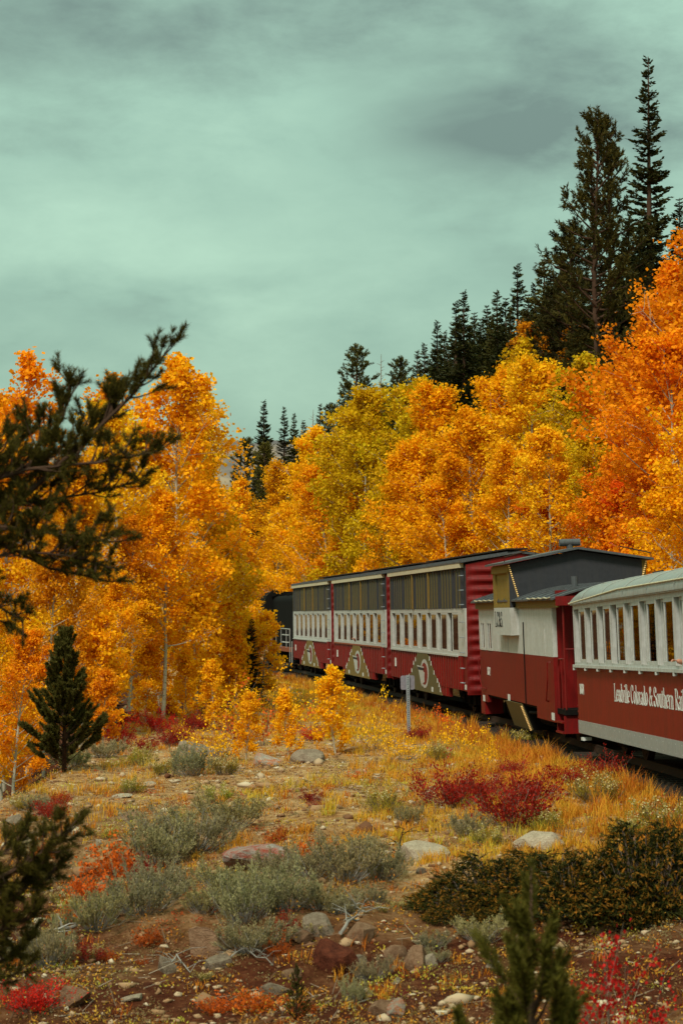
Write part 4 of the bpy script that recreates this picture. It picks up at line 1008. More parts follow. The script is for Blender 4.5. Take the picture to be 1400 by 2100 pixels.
def juniper(seed, w=2.0, d=1.4, h=.5, n=1500):
    """creeping mat: arching branches that end in feathery sprays, browned at the tips"""
    rng = np.random.default_rng(seed); P = []; A = []; S = []; T = []; wood = MB()
    for i in range(n):
        az = rng.uniform(0, 6.283); rr = math.sqrt(rng.random()); x, y = math.cos(az) * rr * w, math.sin(az) * rr * d
        z = h * (1 - rr ** 2.2) * (.50 + .50 * math.sin(x * 4.3 + seed) * math.sin(y * 5.1 + 1) + .22 * rng.random()) + .04
        o = Vector((math.cos(az) * .7 + rng.normal() * .5, math.sin(az) * .7 + rng.normal() * .5, (.05 + rng.random() * .35))); o.normalize()
        L_ = rng.uniform(.20, .42); lp = bend((x, y, z), o, L_, 3, -.07, rng, .12)
        if i % 6 == 0: wood.tube([(x * .55, y * .55, -.02), (x, y, z)] + [lp[1]], [.016, .010, .004], 3, False)
        for k in range(20):
            t_ = rng.uniform(0, 2.999); q = int(t_); pt = lp[q].lerp(lp[q + 1], t_ - q); ax = (lp[q + 1] - lp[q]).normalized(); dd = ax + Vector(rng.normal(size=3)) * .55
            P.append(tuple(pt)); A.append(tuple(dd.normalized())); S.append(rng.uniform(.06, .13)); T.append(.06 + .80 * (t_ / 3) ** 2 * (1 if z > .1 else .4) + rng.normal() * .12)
    P, A, S, T = map(np.array, (P, A, S, T)); V, F = leaf_quads(P, S, rng, .26, axis=A)
    return [('stems', wood.mesh('stems', TWIGBARK)), ('foliage', npmesh('foliage', V, F, JUNI, np.clip(T, 0, 1)))]
def plant(name, parts, loc, scale, rz, color, label, cat, group=None, tilt=(0, 0)):
    e = empty(name, loc, rz, label, cat, group); e.rotation_euler = (tilt[0], tilt[1], rz); e.scale = (scale,) * 3 if not hasattr(scale, '__len__') else scale
    for (nm, me) in parts:
        o = put(nm, me, e)
        if nm == 'flowers': o['kind'] = 'stuff'
        if color and nm in ('crown', 'foliage'): o.color = (*color, 1)
    return e
rnd = random.Random(11)
def jit(c, a=.10): 
    k = 1 + rnd.uniform(-a, a); return tuple(min(1, max(0, x * k * (1 + rnd.uniform(-a, a) * .5))) for x in c)

# ---------------------------------------------------------------- aspens
ASP = []
for i, (H, cw, cb, nl, ls, sg_) in enumerate(((10, 2.3, .24, 15000, .115, .14), (10, 2.0, .30, 13000, .115, .13), (10, 2.7, .16, 17000, .12, .15), (10, 1.5, .34, 8000, .11, .12), (10, 2.9, .12, 18000, .12, .15), (10, 1.15, .42, 4600, .11, .11))):
    a, c = aspen(100 + i, H, cw, cb, nl, ls, 38, sg_); ASP.append([('trunk', a), ('crown', c)])
GOLD = (.98, .445, .006); YEL = (.97, .50, .010); OLY = (.70, .41, .007); ORG = (.97, .30, .006); ROR = (.86, .13, .006); DGO = (.78, .28, .006)
def tree_at(px, ytop, D, minu=None):
    while True:
        p = at(px, ytop, D); g = float(ground(p.x, p.y))
        if minu is None or p.x - float(Xc(D)) >= minu: break
        D += 1.0
    return Vector((p.x, p.y, g)), p.z - g
ORL = (.98, .37, .006)
left = [
 (372, 752, 62, GOLD, 0, 'tall golden aspen with the thick pale trunk left of the locomotive'),
 (125, 728, 66, ORL, 5, 'orange aspen whose thin leafy spire is highest at the left'),
 (18, 795, 68, ORL, 3, 'orange aspen at the far left edge above the pine boughs'),
 (196, 765, 70, ORL, 5, 'orange aspen spire just right of the highest left-hand spire'),
 (440, 798, 69, YEL, 5, 'golden aspen with a sparse twiggy top beside the distant mountain'),
 (278, 850, 58, YEL, 2, 'broad golden aspen behind the overhanging pine tip'),
 (65, 900, 60, GOLD, 0, 'broad golden aspen behind the pine boughs at left'),
 (395, 900, 66, YEL, 2, 'yellow aspen leaning towards the spruces in the gap'),
 (482, 985, 76, GOLD, 3, 'golden aspen whose side branch reaches across the dark spruces'),
 (170, 960, 55, GOLD, 4, 'bushy golden aspen above the young pine at left'),
 (95, 1120, 50, DGO, 2, 'low bushy golden aspen behind the young pine'),
 (8, 1160, 47, GOLD, 4, 'low golden aspen at the left edge above the gravel slope'),
 (335, 1010, 57, GOLD, 1, 'golden aspen with a slanting white trunk over the red bushes'),
 (262, 1060, 56, DGO, 3, 'slim aspen with white trunk exposed above the red bushes'),
 (240, 1180, 53, GOLD, 4, 'low leafy aspen right of the young pine'),
 (455, 1120, 68, GOLD, 2, 'golden aspen screening the nose of the locomotive'),
 (505, 1080, 92, YEL, 3, 'yellow aspen rising beyond the locomotive'),
 (30, 1300, 44, ORL, 4, 'lowest orange aspen foliage at the left edge beside the young pine'),
 (512, 1170, 97, GOLD, 3, 'low golden aspen foliage hanging in front of the locomotive cab'),
]
for (px, yt, D, c, v, lab) in left:
    p, h_ = tree_at(px, yt, D); plant('aspen_tree', ASP[v], p, (h_ / 10 * 1.06, h_ / 10 * 1.06, h_ / 10), rnd.uniform(0, 6.28), jit(c), lab, 'aspen', 'aspens left of the track', (rnd.uniform(-.05, .05), rnd.uniform(-.05, .05)))
right = [
 (585, 960, 152, GOLD, 2), (640, 885, 138, GOLD, 0), (700, 850, 128, OLY, 2), (765, 815, 120, OLY, 4), (825, 795, 114, OLY, 2), (880, 805, 108, OLY, 0), (935, 805, 102, GOLD, 2), (1040, 695, 98, OLY, 5),
 (1010, 775, 94, GOLD, 4), (1095, 755, 90, YEL, 2), (1185, 735, 82, OLY, 0), (1240, 770, 78, YEL, 3), (905, 905, 100, GOLD, 4), (845, 945, 102, GOLD, 2), (985, 850, 92, GOLD, 0), (1040, 930, 82, GOLD, 2),
 (1140, 880, 76, YEL, 1), (1275, 935, 68, ORG, 2), (1300, 735, 80, ROR, 4), (1395, 470, 68, ORG, 4), (1335, 620, 74, ORG, 2), (1375, 690, 62, ORG, 2), (1398, 840, 57, GOLD, 2), (740, 890, 114, OLY, 2), (680, 965, 122, GOLD, 4),
 (620, 1010, 128, GOLD, 4), (790, 990, 106, OLY, 4), (1065, 960, 84, GOLD, 4), (1205, 900, 74, OLY, 3), (1330, 930, 64, ORG, 5), (1180, 640, 100, DGO, 3), (1110, 660, 104, DGO, 3), (720, 1010, 112, GOLD, 2), (930, 990, 90, GOLD, 2), (1130, 1010, 78, ORG, 4), (1385, 1000, 60, GOLD, 4), (1250, 600, 104, DGO, 5), (1395, 570, 76, ORG, 2), (870, 870, 110, OLY, 4), (560, 1040, 146, GOLD, 4), (1290, 820, 76, ROR, 2), (1150, 830, 86, OLY, 4), (1230, 980, 70, ORG, 4), (1310, 1000, 68, ROR, 4)]
names = {0: ('yellow green aspen in the band of aspens behind the boxcars', OLY), }
seen = {}
for (px, yt, D, c, v) in right:
    p, h_ = tree_at(px, yt, D, 3.7)
    cn = {OLY: 'yellow green', GOLD: 'golden', YEL: 'yellow', ORG: 'orange', ROR: 'red orange', DGO: 'dull gold'}[c]
    wh = 'beyond the locomotive' if px < 650 else 'behind the farthest boxcar' if px < 720 else 'behind the middle boxcar' if px < 800 else 'behind the nearest boxcar' if px < 960 else 'behind the caboose' if px < 1200 else 'above the coach roof' if px < 1320 else 'at the right edge'
    rel = 'tall' if yt < 830 else 'low' if yt > 900 else 'mid-height'
    k = (cn, wh, rel); seen.setdefault(k, []).append((px, yt, p, h_, c, v))
for (cn, wh, rel), L_ in seen.items():
    L_.sort(key=lambda q: q[0]); n = len(L_)
    for i, (px, yt, p, h_, c, v) in enumerate(L_):
        pos = '' if n == 1 else (', left of two such' if i == 0 else ', right of two such') if n == 2 else ', ' + ['leftmost such', 'second such from left', 'third such from left', 'fourth such from left', 'fifth such from left'][i]
        plant('aspen_tree', ASP[v], p, (h_ / 10 * 1.12, h_ / 10 * 1.12, h_ / 10), rnd.uniform(0, 6.28), jit(c), '%s %s aspen %s%s' % (rel, cn, wh, pos), 'aspen', 'aspens behind the train', (rnd.uniform(-.05, .05), rnd.uniform(-.05, .05)))

# ---------------------------------------------------------------- conifers on the hillside
CON = {'s': [], 'p': []}
for i, (H, r_, dn, gp, br) in enumerate(((15, 1.75, 1.2, .12, .05), (15, 1.75, 1.4, .03, .04), (15, 2.4, 1.25, .05, .03))):
    a, c = spruce(200 + i, H, r_, dn, gp, br); CON['s'].append([('trunk', a), ('crown', c)])
for i, (H, r_, br, nb) in enumerate(((15, 2.3, .12, 120), (15, 1.9, .22, 95))):
    a, c = lodgepole(220 + i, H, r_, br, nb); CON['p'].append([('trunk', a), ('crown', c)])
DG = (.036, .034, .009); BG = (.050, .043, .009); LG = (.098, .080, .016)
con = [
 (1328, 116, 98, 's', 0, DG, 'tallest narrow spruce, near the right edge, reaching into the cloud'),
 (1212, 246, 92, 'p', 0, BG, 'tall dark pine with a forked bushy top left of the tallest spruce'),
 (1248, 268, 94, 'p', 1, BG, 'right-hand twin of the tall forked pines'),
 (1392, 408, 101, 's', 2, DG, 'dark spruce cut by the right edge above the orange aspens'),
 (1288, 440, 100, 's', 2, DG, 'dark spruce between the tall pines and the tallest spruce'),
 (1175, 470, 99, 'p', 0, BG, 'bushy pine low on the left flank of the tall pines'),
 (1115, 524, 106, 's', 2, LG, 'olive green spruce left of the tall pines'),
 (1148, 508, 108, 's', 1, BG, 'spire of a spruce close against the tall pines'),
 (1060, 542, 113, 's', 0, DG, 'slender pointed spruce standing alone between two conifer clumps'),
 (1018, 597, 119, 's', 1, BG, 'spruce left of the slender pointed one'),
 (998, 628, 122, 's', 2, DG, 'shorter spruce in the middle of the ridge clump'),
 (950, 598, 126, 's', 1, DG, 'pointed spruce forming the left peak of the ridge clump'),
 (934, 618, 130, 's', 0, DG, 'thin spruce hugging the left peak of the ridge clump'),
 (972, 642, 128, 's', 2, BG, 'spruce right of the left ridge peak'),
 (896, 659, 140, 's', 1, DG, 'narrow spruce at the left end of the ridge clump'),
 (918, 705, 136, 's', 2, DG, 'low dark spruce filling the ridge clump'),
 (1082, 604, 111, 's', 2, BG, 'spruce behind the slender pointed one, right side'),
 (1132, 600, 104, 'p', 0, BG, 'pine under the olive green spruce'),
 (855, 718, 150, 's', 0, BG, 'thin ragged spruce above the yellow green aspens'),
 (822, 741, 152, 'p', 0, LG, 'rounded pine above the yellow green aspens'),
 (845, 770, 148, 's', 2, DG, 'short spruce beside the rounded ridge pine'),
 (792, 785, 160, 's', 2, BG, 'low spruce left of the rounded ridge pine'),
 (728, 717, 166, 'p', 0, LG, 'lone layered pine standing clear on the ridge'),
 (752, 770, 168, 's', 2, DG, 'low spruce at the foot of the lone layered pine'),
 (656, 828, 182, 's', 0, BG, 'thin far spruce right of the valley gap'),
 (676, 835, 180, 'p', 1, BG, 'small far pine right of the valley gap'),
 (603, 848, 196, 's', 1, BG, 'far spruce, right one of the pair in the valley gap'),
 (583, 834, 201, 's', 0, DG, 'far spruce, left one of the pair in the valley gap'),
 (541, 822, 186, 's', 1, DG, 'tall far spruce standing in front of the mountain'),
 (508, 906, 178, 'p', 0, LG, 'pale green far pine left of the tall far spruce'),
 (546, 915, 174, 'p', 0, LG, 'bushy green pine under the tall far spruce'),
 (622, 862, 192, 's', 2, BG, 'bushy far spruce on the slope by the valley gap'),
 (700, 806, 174, 's', 2, DG, 'small spruce tucked behind the top of the yellow green aspens'),
 (482, 960, 176, 's', 2, BG, 'low dark spruce beside the left-hand aspens'),
 (565, 960, 176, 's', 2, DG, 'dark spruce low in the valley gap'),
 (520, 985, 168, 's', 2, DG, 'darkest low spruce in the valley gap'),
]
for (px, yt, D, ty, v, c, lab) in con:
    p, h_ = tree_at(px, yt, D); s = h_ / 15
    w_ = s * (.88 if h_ > 17 and ty == 'p' else 1.0 if h_ > 17 else 1.25)
    if D > 165: w_ = max(w_, s * .9)
    plant('spruce_tree' if ty == 's' else 'pine_tree', CON[ty][v], p, (w_, w_, s), rnd.uniform(0, 6.28), jit(c, .15), lab, 'conifer', 'conifers on the ridge')
belt = [(870, 705, 145), (886, 722, 142), (910, 680, 137), (944, 660, 131), (963, 675, 129), (985, 655, 125), (1006, 648, 121), (1036, 612, 117), (1046, 640, 115), (1076, 640, 112), (1096, 582, 109), (1106, 622, 107), (1128, 560, 105), (1162, 555, 103), (1192, 560, 98), (1272, 520, 98), (1304, 545, 97), (1350, 480, 101), (1372, 520, 98), (832, 775, 150), (806, 765, 156), (766, 790, 163), (716, 792, 172), (1020, 660, 118), (930, 700, 133), (1090, 660, 108), (1145, 610, 102), (1230, 560, 98), (1320, 420, 103)]
for k, (px, yt, D) in enumerate(belt):
    p, h_ = tree_at(px, yt, D); s = h_ / 15; plant('spruce_tree', CON['s'][(k % 2) + 1], p, (s * 1.25, s * 1.25, s), rnd.uniform(0, 6.28), jit(DG if k % 3 else BG, .15), 'slender dark spruce crowded between taller neighbours in the ridge belt', 'conifer', 'spruces crowded in the ridge belt')
# bare snags
def snag(px, yt, D, lab):
    p, h_ = tree_at(px, yt, D); rng = np.random.default_rng(int(px)); mb = MB(); mb.tube([(0, 0, -.3), (0, 0, h_ * .6), (.05, 0, h_)], [.16, .10, .02], 6)
    for k in range(40):
        z = h_ * (.35 + .62 * k / 40); az = rng.uniform(0, 6.28); l = (1.1 - .8 * k / 40); mb.tube([(0, 0, z), (math.cos(az) * l, math.sin(az) * l, z + .15)], [.03, .01], 3, False)
    o = mb.build('dead_tree', GREYWOOD); o.location = p; tag(o, lab, 'dead tree')
snag(780, 726, 161, 'bare dead trunk poking up left of the rounded ridge pine'); snag(641, 840, 186, 'bare dead tree beside the thin far spruce')

# dark spruces in the near wood
p = hit(515, 1448, 50); plant('spruce_tree', CON['s'][2], p, (.27, .27, .19), 1, DG, 'small dark spruce in front of the locomotive, between yellow aspens', 'conifer')
p, h_ = tree_at(228, 1395, 60); p = hit(228, 1500, 40); plant('spruce_tree', CON['s'][2], p, (.22, .22, .12), 2, DG, 'dark spruce bush beside the fallen white trunk', 'conifer')

# young pine at the left and foreground saplings
YP = [('trunk', None), ('crown', None)]
a, c = young_pine(301, 2.9, .92, 700, .085, .009, .105); YP = [('trunk', a), ('crown', c)]
p = hit(132, 1585, 30); h_ = at(132, 1290, p.y).z - p.z
plant('pine_sapling', YP, p, h_ / 2.9, .4, (.085, .068, .014), 'dense dark green young pine at the left, before the orange aspens', 'pine')
a, c = young_pine(302, 4.2, 1.25, 900, .06, .0036, .22); YP2 = [('trunk', a), ('crown', c)]
q = at(1088, 1775, 11.0); g_ = float(ground(q.x, 11.0)); s_ = 1.0; 
e = plant('pine_sapling', YP2, (q.x, 11.0, g_), (q.z - g_) / 4.2, .3, (.095, .078, .012), 'blurred pine sapling in the near foreground, right of centre', 'pine')
q = hit(608, 2098, 12); plant('pine_sapling', YP2, q, .13, 1.3, (.08, .07, .016), 'tiny dark pine seedling at the bottom centre', 'pine')
q = hit(498, 2060, 12)

# overhanging pine at the left edge
rng = np.random.default_rng(44); wood = MB(); sh = []
D0 = 14.0; X0 = (-330 - 700) / FPX * D0; g0 = float(ground(X0, D0)); base = Vector((X0, D0, g0))
trunk = [base + Vector((0, 0, -.3)), base + Vector((.05, 0, 1.5)), base + Vector((-.05, .05, 3.2)), base + Vector((.0, 0, 4.6)), base + Vector((.06, 0, 5.5))]
wood.tube([v - base for v in trunk], [.15, .13, .11, .07, .02], 8)
limbs = [([(-330, 1190), (-120, 1110), (60, 1010), (190, 890), (270, 812), (337, 728)], .0, .032), ([(-330, 1100), (-120, 1040), (40, 960), (128, 862), (146, 792)], .35, .024), ([(-330, 1150), (-100, 1095), (0, 1080), (110, 1094), (222, 1112)], -.3, .024),
 ([(-330, 1200), (-80, 1130), (0, 1112), (100, 1165), (225, 1192)], .25, .024), ([(-330, 1100), (-60, 1000), (60, 962), (200, 948), (328, 925)], -.2, .022), ([(-330, 1060), (-120, 980), (10, 930), (70, 880)], .5, .02), ([(-330, 1270), (-100, 1240), (0, 1245), (48, 1272)], .1, .02),
 ([(-330, 1160), (-80, 1060), (60, 1030), (200, 1010), (290, 985)], .4, .02), ([(-330, 1220), (-80, 1160), (40, 1130), (140, 1140), (215, 1160)], -.4, .018), ([(-200, 1060), (-20, 990), (110, 930), (220, 850), (262, 790)], .2, .02),
 ([(-330, 1960), (-120, 1860), (0, 1800), (90, 1750), (146, 1702)], -.2, .026), ([(-330, 1900), (-100, 1810), (-10, 1760), (60, 1712)], .25, .022), ([(-330, 1990), (-100, 1900), (10, 1850), (95, 1790)], .3, .022), ([(-330, 2040), (-100, 1960), (0, 1910), (70, 1880)], -.1, .022), ([(-330, 2010), (-100, 1990), (0, 1975), (50, 1945)], .2, .02), ([(-330, 2100), (-100, 2040), (-10, 2010), (40, 1995)], .0, .02),
 ([(-330, 1940), (-120, 1880), (0, 1830), (110, 1800)], .0, .02)]
for (pp, dd_, r_) in limbs:
    w3 = [at(a_, b_, D0 + dd_ * (k / (len(pp) - 1))) - base for k, (a_, b_) in enumerate(pp)]
    # attach to the trunk
    w3[0] = Vector((0, 0, w3[0].z - .12))
    wood.tube(w3, [r_ * (1 - .82 * k / (len(pp) - 1)) for k in range(len(pp))], 6, False)
    low = pp[0][1] > 1500
    for k in range(0, len(w3) - 1):
        seg = w3[k + 1] - w3[k]; n = max(3, int(seg.length / ((.032 if not low else .024) if k else .06)))
        for j in range(n):
            t_ = (j + rng.random()) / n; pt = w3[k].lerp(w3[k + 1], t_); ax = seg.normalized()
            if k == len(w3) - 2: sh.append((tuple(w3[k].lerp(w3[k + 1], j / n)), tuple(w3[k].lerp(w3[k + 1], (j + 1) / n))))
            dv = ax * .75 + Vector(rng.normal(size=3)) * .55 + Vector((0, 0, .25)); dv.normalize(); l = rng.uniform(.14, .36) * (1.1 - .5 * (k + t_) / len(w3))
            lp = bend(pt, dv, l, 4, .16, rng, .10); wood.tube(lp, [.007, .006, .005, .004, .003], 4, False)
            sh.append((tuple(lp[3]), tuple(lp[4]))); sh.append((tuple(lp[2].lerp(lp[3], .4)), tuple(lp[3])))
            for u_ in range(2):
                q = lp[2].lerp(lp[3], rng.random()); d2 = dv + Vector(rng.normal(size=3)) * .55 + Vector((0, 0, .35)); d2.normalize(); sh.append((tuple(q), tuple(q + d2 * rng.uniform(.07, .13))))
for k in range(70):    # the rest of the crown, outside the frame
    z = 1.0 + k * .064; f = k / 70; az = k * 2.399 + rng.normal() * .3
    ln_ = (1.15 if math.cos(az) < .2 else .72) * (1 - .72 * f) * rng.uniform(.7, 1.1) + .12; up_ = .15 + .9 * f
    lp = bend((.02 * f, 0, z), (math.cos(az), math.sin(az), up_), ln_, 4, .08, rng, .1); wood.tube(lp, [.024, .019, .014, .010, .005], 5, False)
    sh.append((tuple(lp[3]), tuple(lp[4])))
    for q in range(1, 4):
        for u_ in range(max(2, int(ln_ * 6))):
            pt = lp[q].lerp(lp[q + 1], rng.random()); d2 = Vector(rng.normal(size=3)) * .55 + Vector((math.cos(az), math.sin(az), .55)); d2.normalize(); e2 = pt + d2 * rng.uniform(.12, .24)
            wood.tube([pt, e2], [.005, .003], 3, False); sh.append((tuple(pt.lerp(e2, .35)), tuple(e2)))
sh.append(((.05, 0, 5.2), (.06, 0, 5.55)))
V, F, vv = needles(sh, rng, 760, .050, .0026)
e = empty('pine_tree', base, 0, 'dark blurred pine boughs reaching in from the left edge', 'pine')
put('trunk', wood.mesh('trunk', PINEBARK, True), e); o = put('crown', npmesh('crown', V, F, NEEDLE, vv), e); o.color = (.070, .052, .008, 1)

# ---------------------------------------------------------------- shrubs
SAGE = [shrub(400 + i, 1.1, .55, 60, 6500, .042, .38, .9, .020, .55, 0, GREYWOOD, 7, None, .009) for i in range(3)]
RABB = [shrub(420 + i, .9, .5, 45, 2600, .05, .22, .9, .03, .35, 520, None, 5) for i in range(2)]
REDS = [shrub(430 + i, .9, .66, 50, 2900, .042, .6, .7, .04, .30, 0, None, 5, None, .006) for i in range(2)]
ORAN = [shrub(440 + i, .9, .55, 34, 1500, .055, .85, .5, .05, .25, 0, None, 5, None, .006) for i in range(2)]
SAPL = [shrub(450 + i, .75, 1.15, 16, 620, .052, .9, .5, .07, .25, 0, None, 6, None, .007) for i in range(3)]
SG = (.27, .215, .100); SGB = (.30, .225, .088); YG = (.30, .24, .025); RD = (.33, .020, .011); CR = (.55, .018, .010); OR = (.62, .11, .012); YL = (1.0, .48, .008)
def bush(kind, me, px, py, wpx, base_w, color, label, cat, group=None, zs=1.0):
    zs = rnd.uniform(.75, 1.1)
    p = hit(px, py, 12); s = wpx / FPX * p.y / base_w
    plant(kind, me, p - Vector((0, 0, .02)), (s, s, s * zs), rnd.uniform(0, 6.28), jit(color, .12), label, cat, group)
sage = [
 (468, 1708, 125, 'grey green sagebrush at the upper right end of the big sage patch'), (396, 1745, 150, 'largest grey sagebrush in the middle of the big sage patch'), (326, 1778, 140, 'grey sagebrush right beside the bright orange bush'), (352, 1712, 60, 'small sagebrush on the upper edge of the big sage patch'),
 (338, 1838, 95, 'sagebrush below the orange bush, right side'), (292, 1880, 130, 'rounded sagebrush under the bright orange bush'), (200, 1905, 110, 'sagebrush left of the rounded one, above the log'), (95, 1990, 120, 'low sagebrush beside the fallen log'),
 (28, 1975, 70, 'sagebrush at the left edge below the pine boughs'), (465, 1845, 120, 'sagebrush left of the red lichen boulder'), (505, 1895, 135, 'large front sagebrush over the bare bank'), (590, 1868, 130, 'sagebrush right of the large front one'),
 (655, 1872, 90, 'sagebrush end of the front row, right side'), (560, 1795, 80, 'sagebrush growing in front of the red lichen boulder'), (640, 1808, 110, 'sagebrush right of the red lichen boulder'), (712, 1806, 130, 'wide sagebrush left of the pale boulder'),
 (780, 1808, 95, 'twiggy sagebrush just below the pale boulder'), (520, 1950, 120, 'drooping sagebrush hanging over the bare bank'), (420, 1880, 80, 'small sagebrush between the rounded and the front ones'), (390, 1592, 78, 'small grey sagebrush on the gravel near the red bushes'),
 (214, 1556, 68, 'small sagebrush at the foot of the young pine'), (148, 1576, 70, 'sagebrush left of the young pine foot'), (956, 1715, 72, 'sagebrush between the two pale boulders'), (1094, 1685, 50, 'small sagebrush among the dark red bushes'),
 (838, 1690, 55, 'tiny sagebrush above the left pale boulder'), (745, 1745, 60, 'sagebrush on the grass above the wide one'), (890, 1975, 55, 'small pale sagebrush on the bank below the juniper'), (985, 1935, 90, 'pale sagebrush growing out of the juniper mat'),
 (700, 1880, 70, 'flat sagebrush at the top of the bare bank'), (760, 1860, 60, 'straggling sagebrush by the dead roots')]
for k, (px, py, w_, lab) in enumerate(sage): bush('sagebrush', SAGE[k % 3], px, py, w_, .92, SG if k % 3 else SGB, lab, 'sagebrush', 'sagebrush on the bank')
rab = [(1222, 1648, 105, 'flowering rabbitbrush with pale heads near the coach'), (785, 1670, 95, 'yellow green flowering bush on the middle of the flat'), (1355, 1712, 110, 'flowering bush at the right edge above the junipers'), (358, 1688, 55, 'small yellow green bush on the gravel'), (446, 1648, 65, 'bright yellow green bush on the gravel flat'),
 (1120, 1708, 70, 'flowering bush behind the right pale boulder'), (1000, 1738, 70, 'flowering weeds between the pale boulders'), (290, 1570, 60, 'yellow bush at the edge of the red bushes'), (330, 1590, 60, 'yellow bush in front of the red bushes'), (225, 1720, 45, 'low yellow green plant on the gravel slope'), (460, 1590, 60, 'yellowish bush left of the rounded grey boulder'), (900, 1560, 60, 'yellow green tuft by the track side'), (1085, 1530, 60, 'yellow bush below the caboose battery box'), (1290, 1720, 80, 'flowering bush left of the right edge one'), (150, 1880, 60, 'yellow green bush beside the dark pine boughs'), (270, 1630, 55, 'dry yellow bush on the gravel crest'), (50, 1660, 50, 'dry yellow bush at the left crest')]
for k, (px, py, w_, lab) in enumerate(rab): bush('rabbitbrush', RABB[k % 2], px, py, w_, .80, jit(YG, .3), lab, 'bush', 'flowering bushes')
red = [(925, 1655, 115, RD, 'dark red bush left of the big dark red one'), (1045, 1700, 150, RD, 'big dark red bush in the middle of the right flat'), (1080, 1650, 100, RD, 'twiggy red bush behind the big dark red one'), (1165, 1618, 70, RD, 'small dark red bush below the coach end'), (1240, 1600, 70, RD, 'red bush near the coach wheels'), (104, 1682, 62, RD, 'lone red bush on the left gravel slope'), (985, 1640, 70, RD, 'dark red bush between the two largest red ones'),
 (240, 1525, 58, CR, 'crimson bush nearest the young pine'), (320, 1500, 58, CR, 'crimson bush below the white aspen trunks'), (290, 1545, 58, RD, 'dull red bush in front of the crimson ones'), (400, 1500, 58, RD, 'dull red bush left of the yellow saplings'), (360, 1530, 58, RD, 'rust red bush before the grey boulder'), (450, 1470, 58, RD, 'rust red bush behind the yellow saplings'), (255, 1490, 58, CR, 'crimson bush by the fallen white trunk'), (345, 1470, 58, CR, 'bright red bush at the aspen roots'),
 (640, 1520, 40, CR, 'small crimson bush among the yellow saplings'), (68, 2085, 110, CR, 'scarlet bush in the bottom left corner'), (650, 1660, 30, RD, 'small rusty plant on the bare gravel'), (860, 1520, 50, RD, 'rusty bush right of the sign post'), (1050, 1590, 50, RD, 'rusty twigs on the grass below the caboose')]
for k, (px, py, w_, c, lab) in enumerate(red): bush('red_shrub', REDS[k % 2], px, py, w_, .85, c, lab, 'shrub', 'red autumn shrubs')
ora = [(240, 1808, 125, OR, 'bright orange bush beside the big sage patch'), (185, 1850, 90, OR, 'orange bush lower left of the bright one'), (160, 1890, 70, OR, 'orange red leaves above the fallen log'), (650, 1770, 85, OR, 'orange bush behind the red lichen boulder'), (480, 1785, 40, OR, 'small orange plant left of the red lichen boulder'), (440, 2085, 70, OR, 'orange sprig at the bottom, left one'), (520, 2080, 90, OR, 'orange sprig at the bottom, right one'), (550, 1570, 30, OR, 'orange plant on the rounded grey boulder'), (740, 1600, 40, OR, 'orange tuft on the bare gravel'), (420, 1860, 40, OR, 'orange plant between the sagebrush'), (120, 1960, 50, OR, 'rusty orange plant by the log end')]
for k, (px, py, w_, c, lab) in enumerate(ora): bush('orange_shrub', ORAN[k % 2], px, py, w_, .95, c, lab, 'shrub', 'orange autumn shrubs')
def sapling(px, py, ytop, wpx, c, lab, k):
    p = hit(px, py, 20); h_ = (py - ytop) / FPX * p.y; w_ = wpx / FPX * p.y
    plant('aspen_sapling', SAPL[k % 3], p, (w_ / .95, w_ / .95, h_ / 1.25), rnd.uniform(0, 6.28), jit(c), lab, 'sapling', 'yellow aspen saplings')
sap = [ (540, 1530, 1400, 110, OR, 'orange tinted sapling behind the bushy yellow one'), (445, 1560, 1460, 90, YL, 'yellow sapling above the long grey boulder'),
 (825, 1565, 1485, 70, YL, 'low yellow sapling at the foot of the sign'), (945, 1540, 1465, 60, YL, 'thin yellow twiggy sapling below the caboose'), (770, 1540, 1440, 60, YL, 'slim yellow sapling left of the sign'), (640, 1500, 1410, 80, YL, 'yellow sapling left of the tallest one'), (470, 1500, 1390, 110, GOLD, 'golden sapling below the small dark spruce'), (560, 1470, 1380, 80, GOLD, 'golden sapling in front of the locomotive trucks'), (900, 1500, 1440, 50, ROR, 'reddish twiggy sapling by the boxcar'), (1005, 1580, 1500, 40, YL, 'sparse yellow twigs below the caboose step')]
for k, s_ in enumerate(sap): sapling(*s_, k)
# low scrub scattered over the lower bank
for k in range(44):
    px = rnd.uniform(20, 900); py = rnd.uniform(1860, 2095) if k % 3 else rnd.uniform(1640, 1860)
    if px > 640 and py < 1850: continue
    w_ = rnd.uniform(24, 62)
    nm, me, c, lab = [('red_shrub', REDS, (.26, .020, .012), 'low dark red tuft among the stones of the bank'), ('sagebrush', SAGE, SG, 'low grey tuft among the stones of the bank'), ('rabbitbrush', RABB, (.22, .16, .03), 'low olive tuft among the stones of the bank'), ('orange_shrub', ORAN, (.40, .075, .012), 'low rusty tuft among the stones of the bank')][k % 4]
    bush(nm, me[k % 2], px, py, w_, .85, c, lab, 'scrub', 'low scrub on the bank, ' + lab.split()[1] + ' ones')
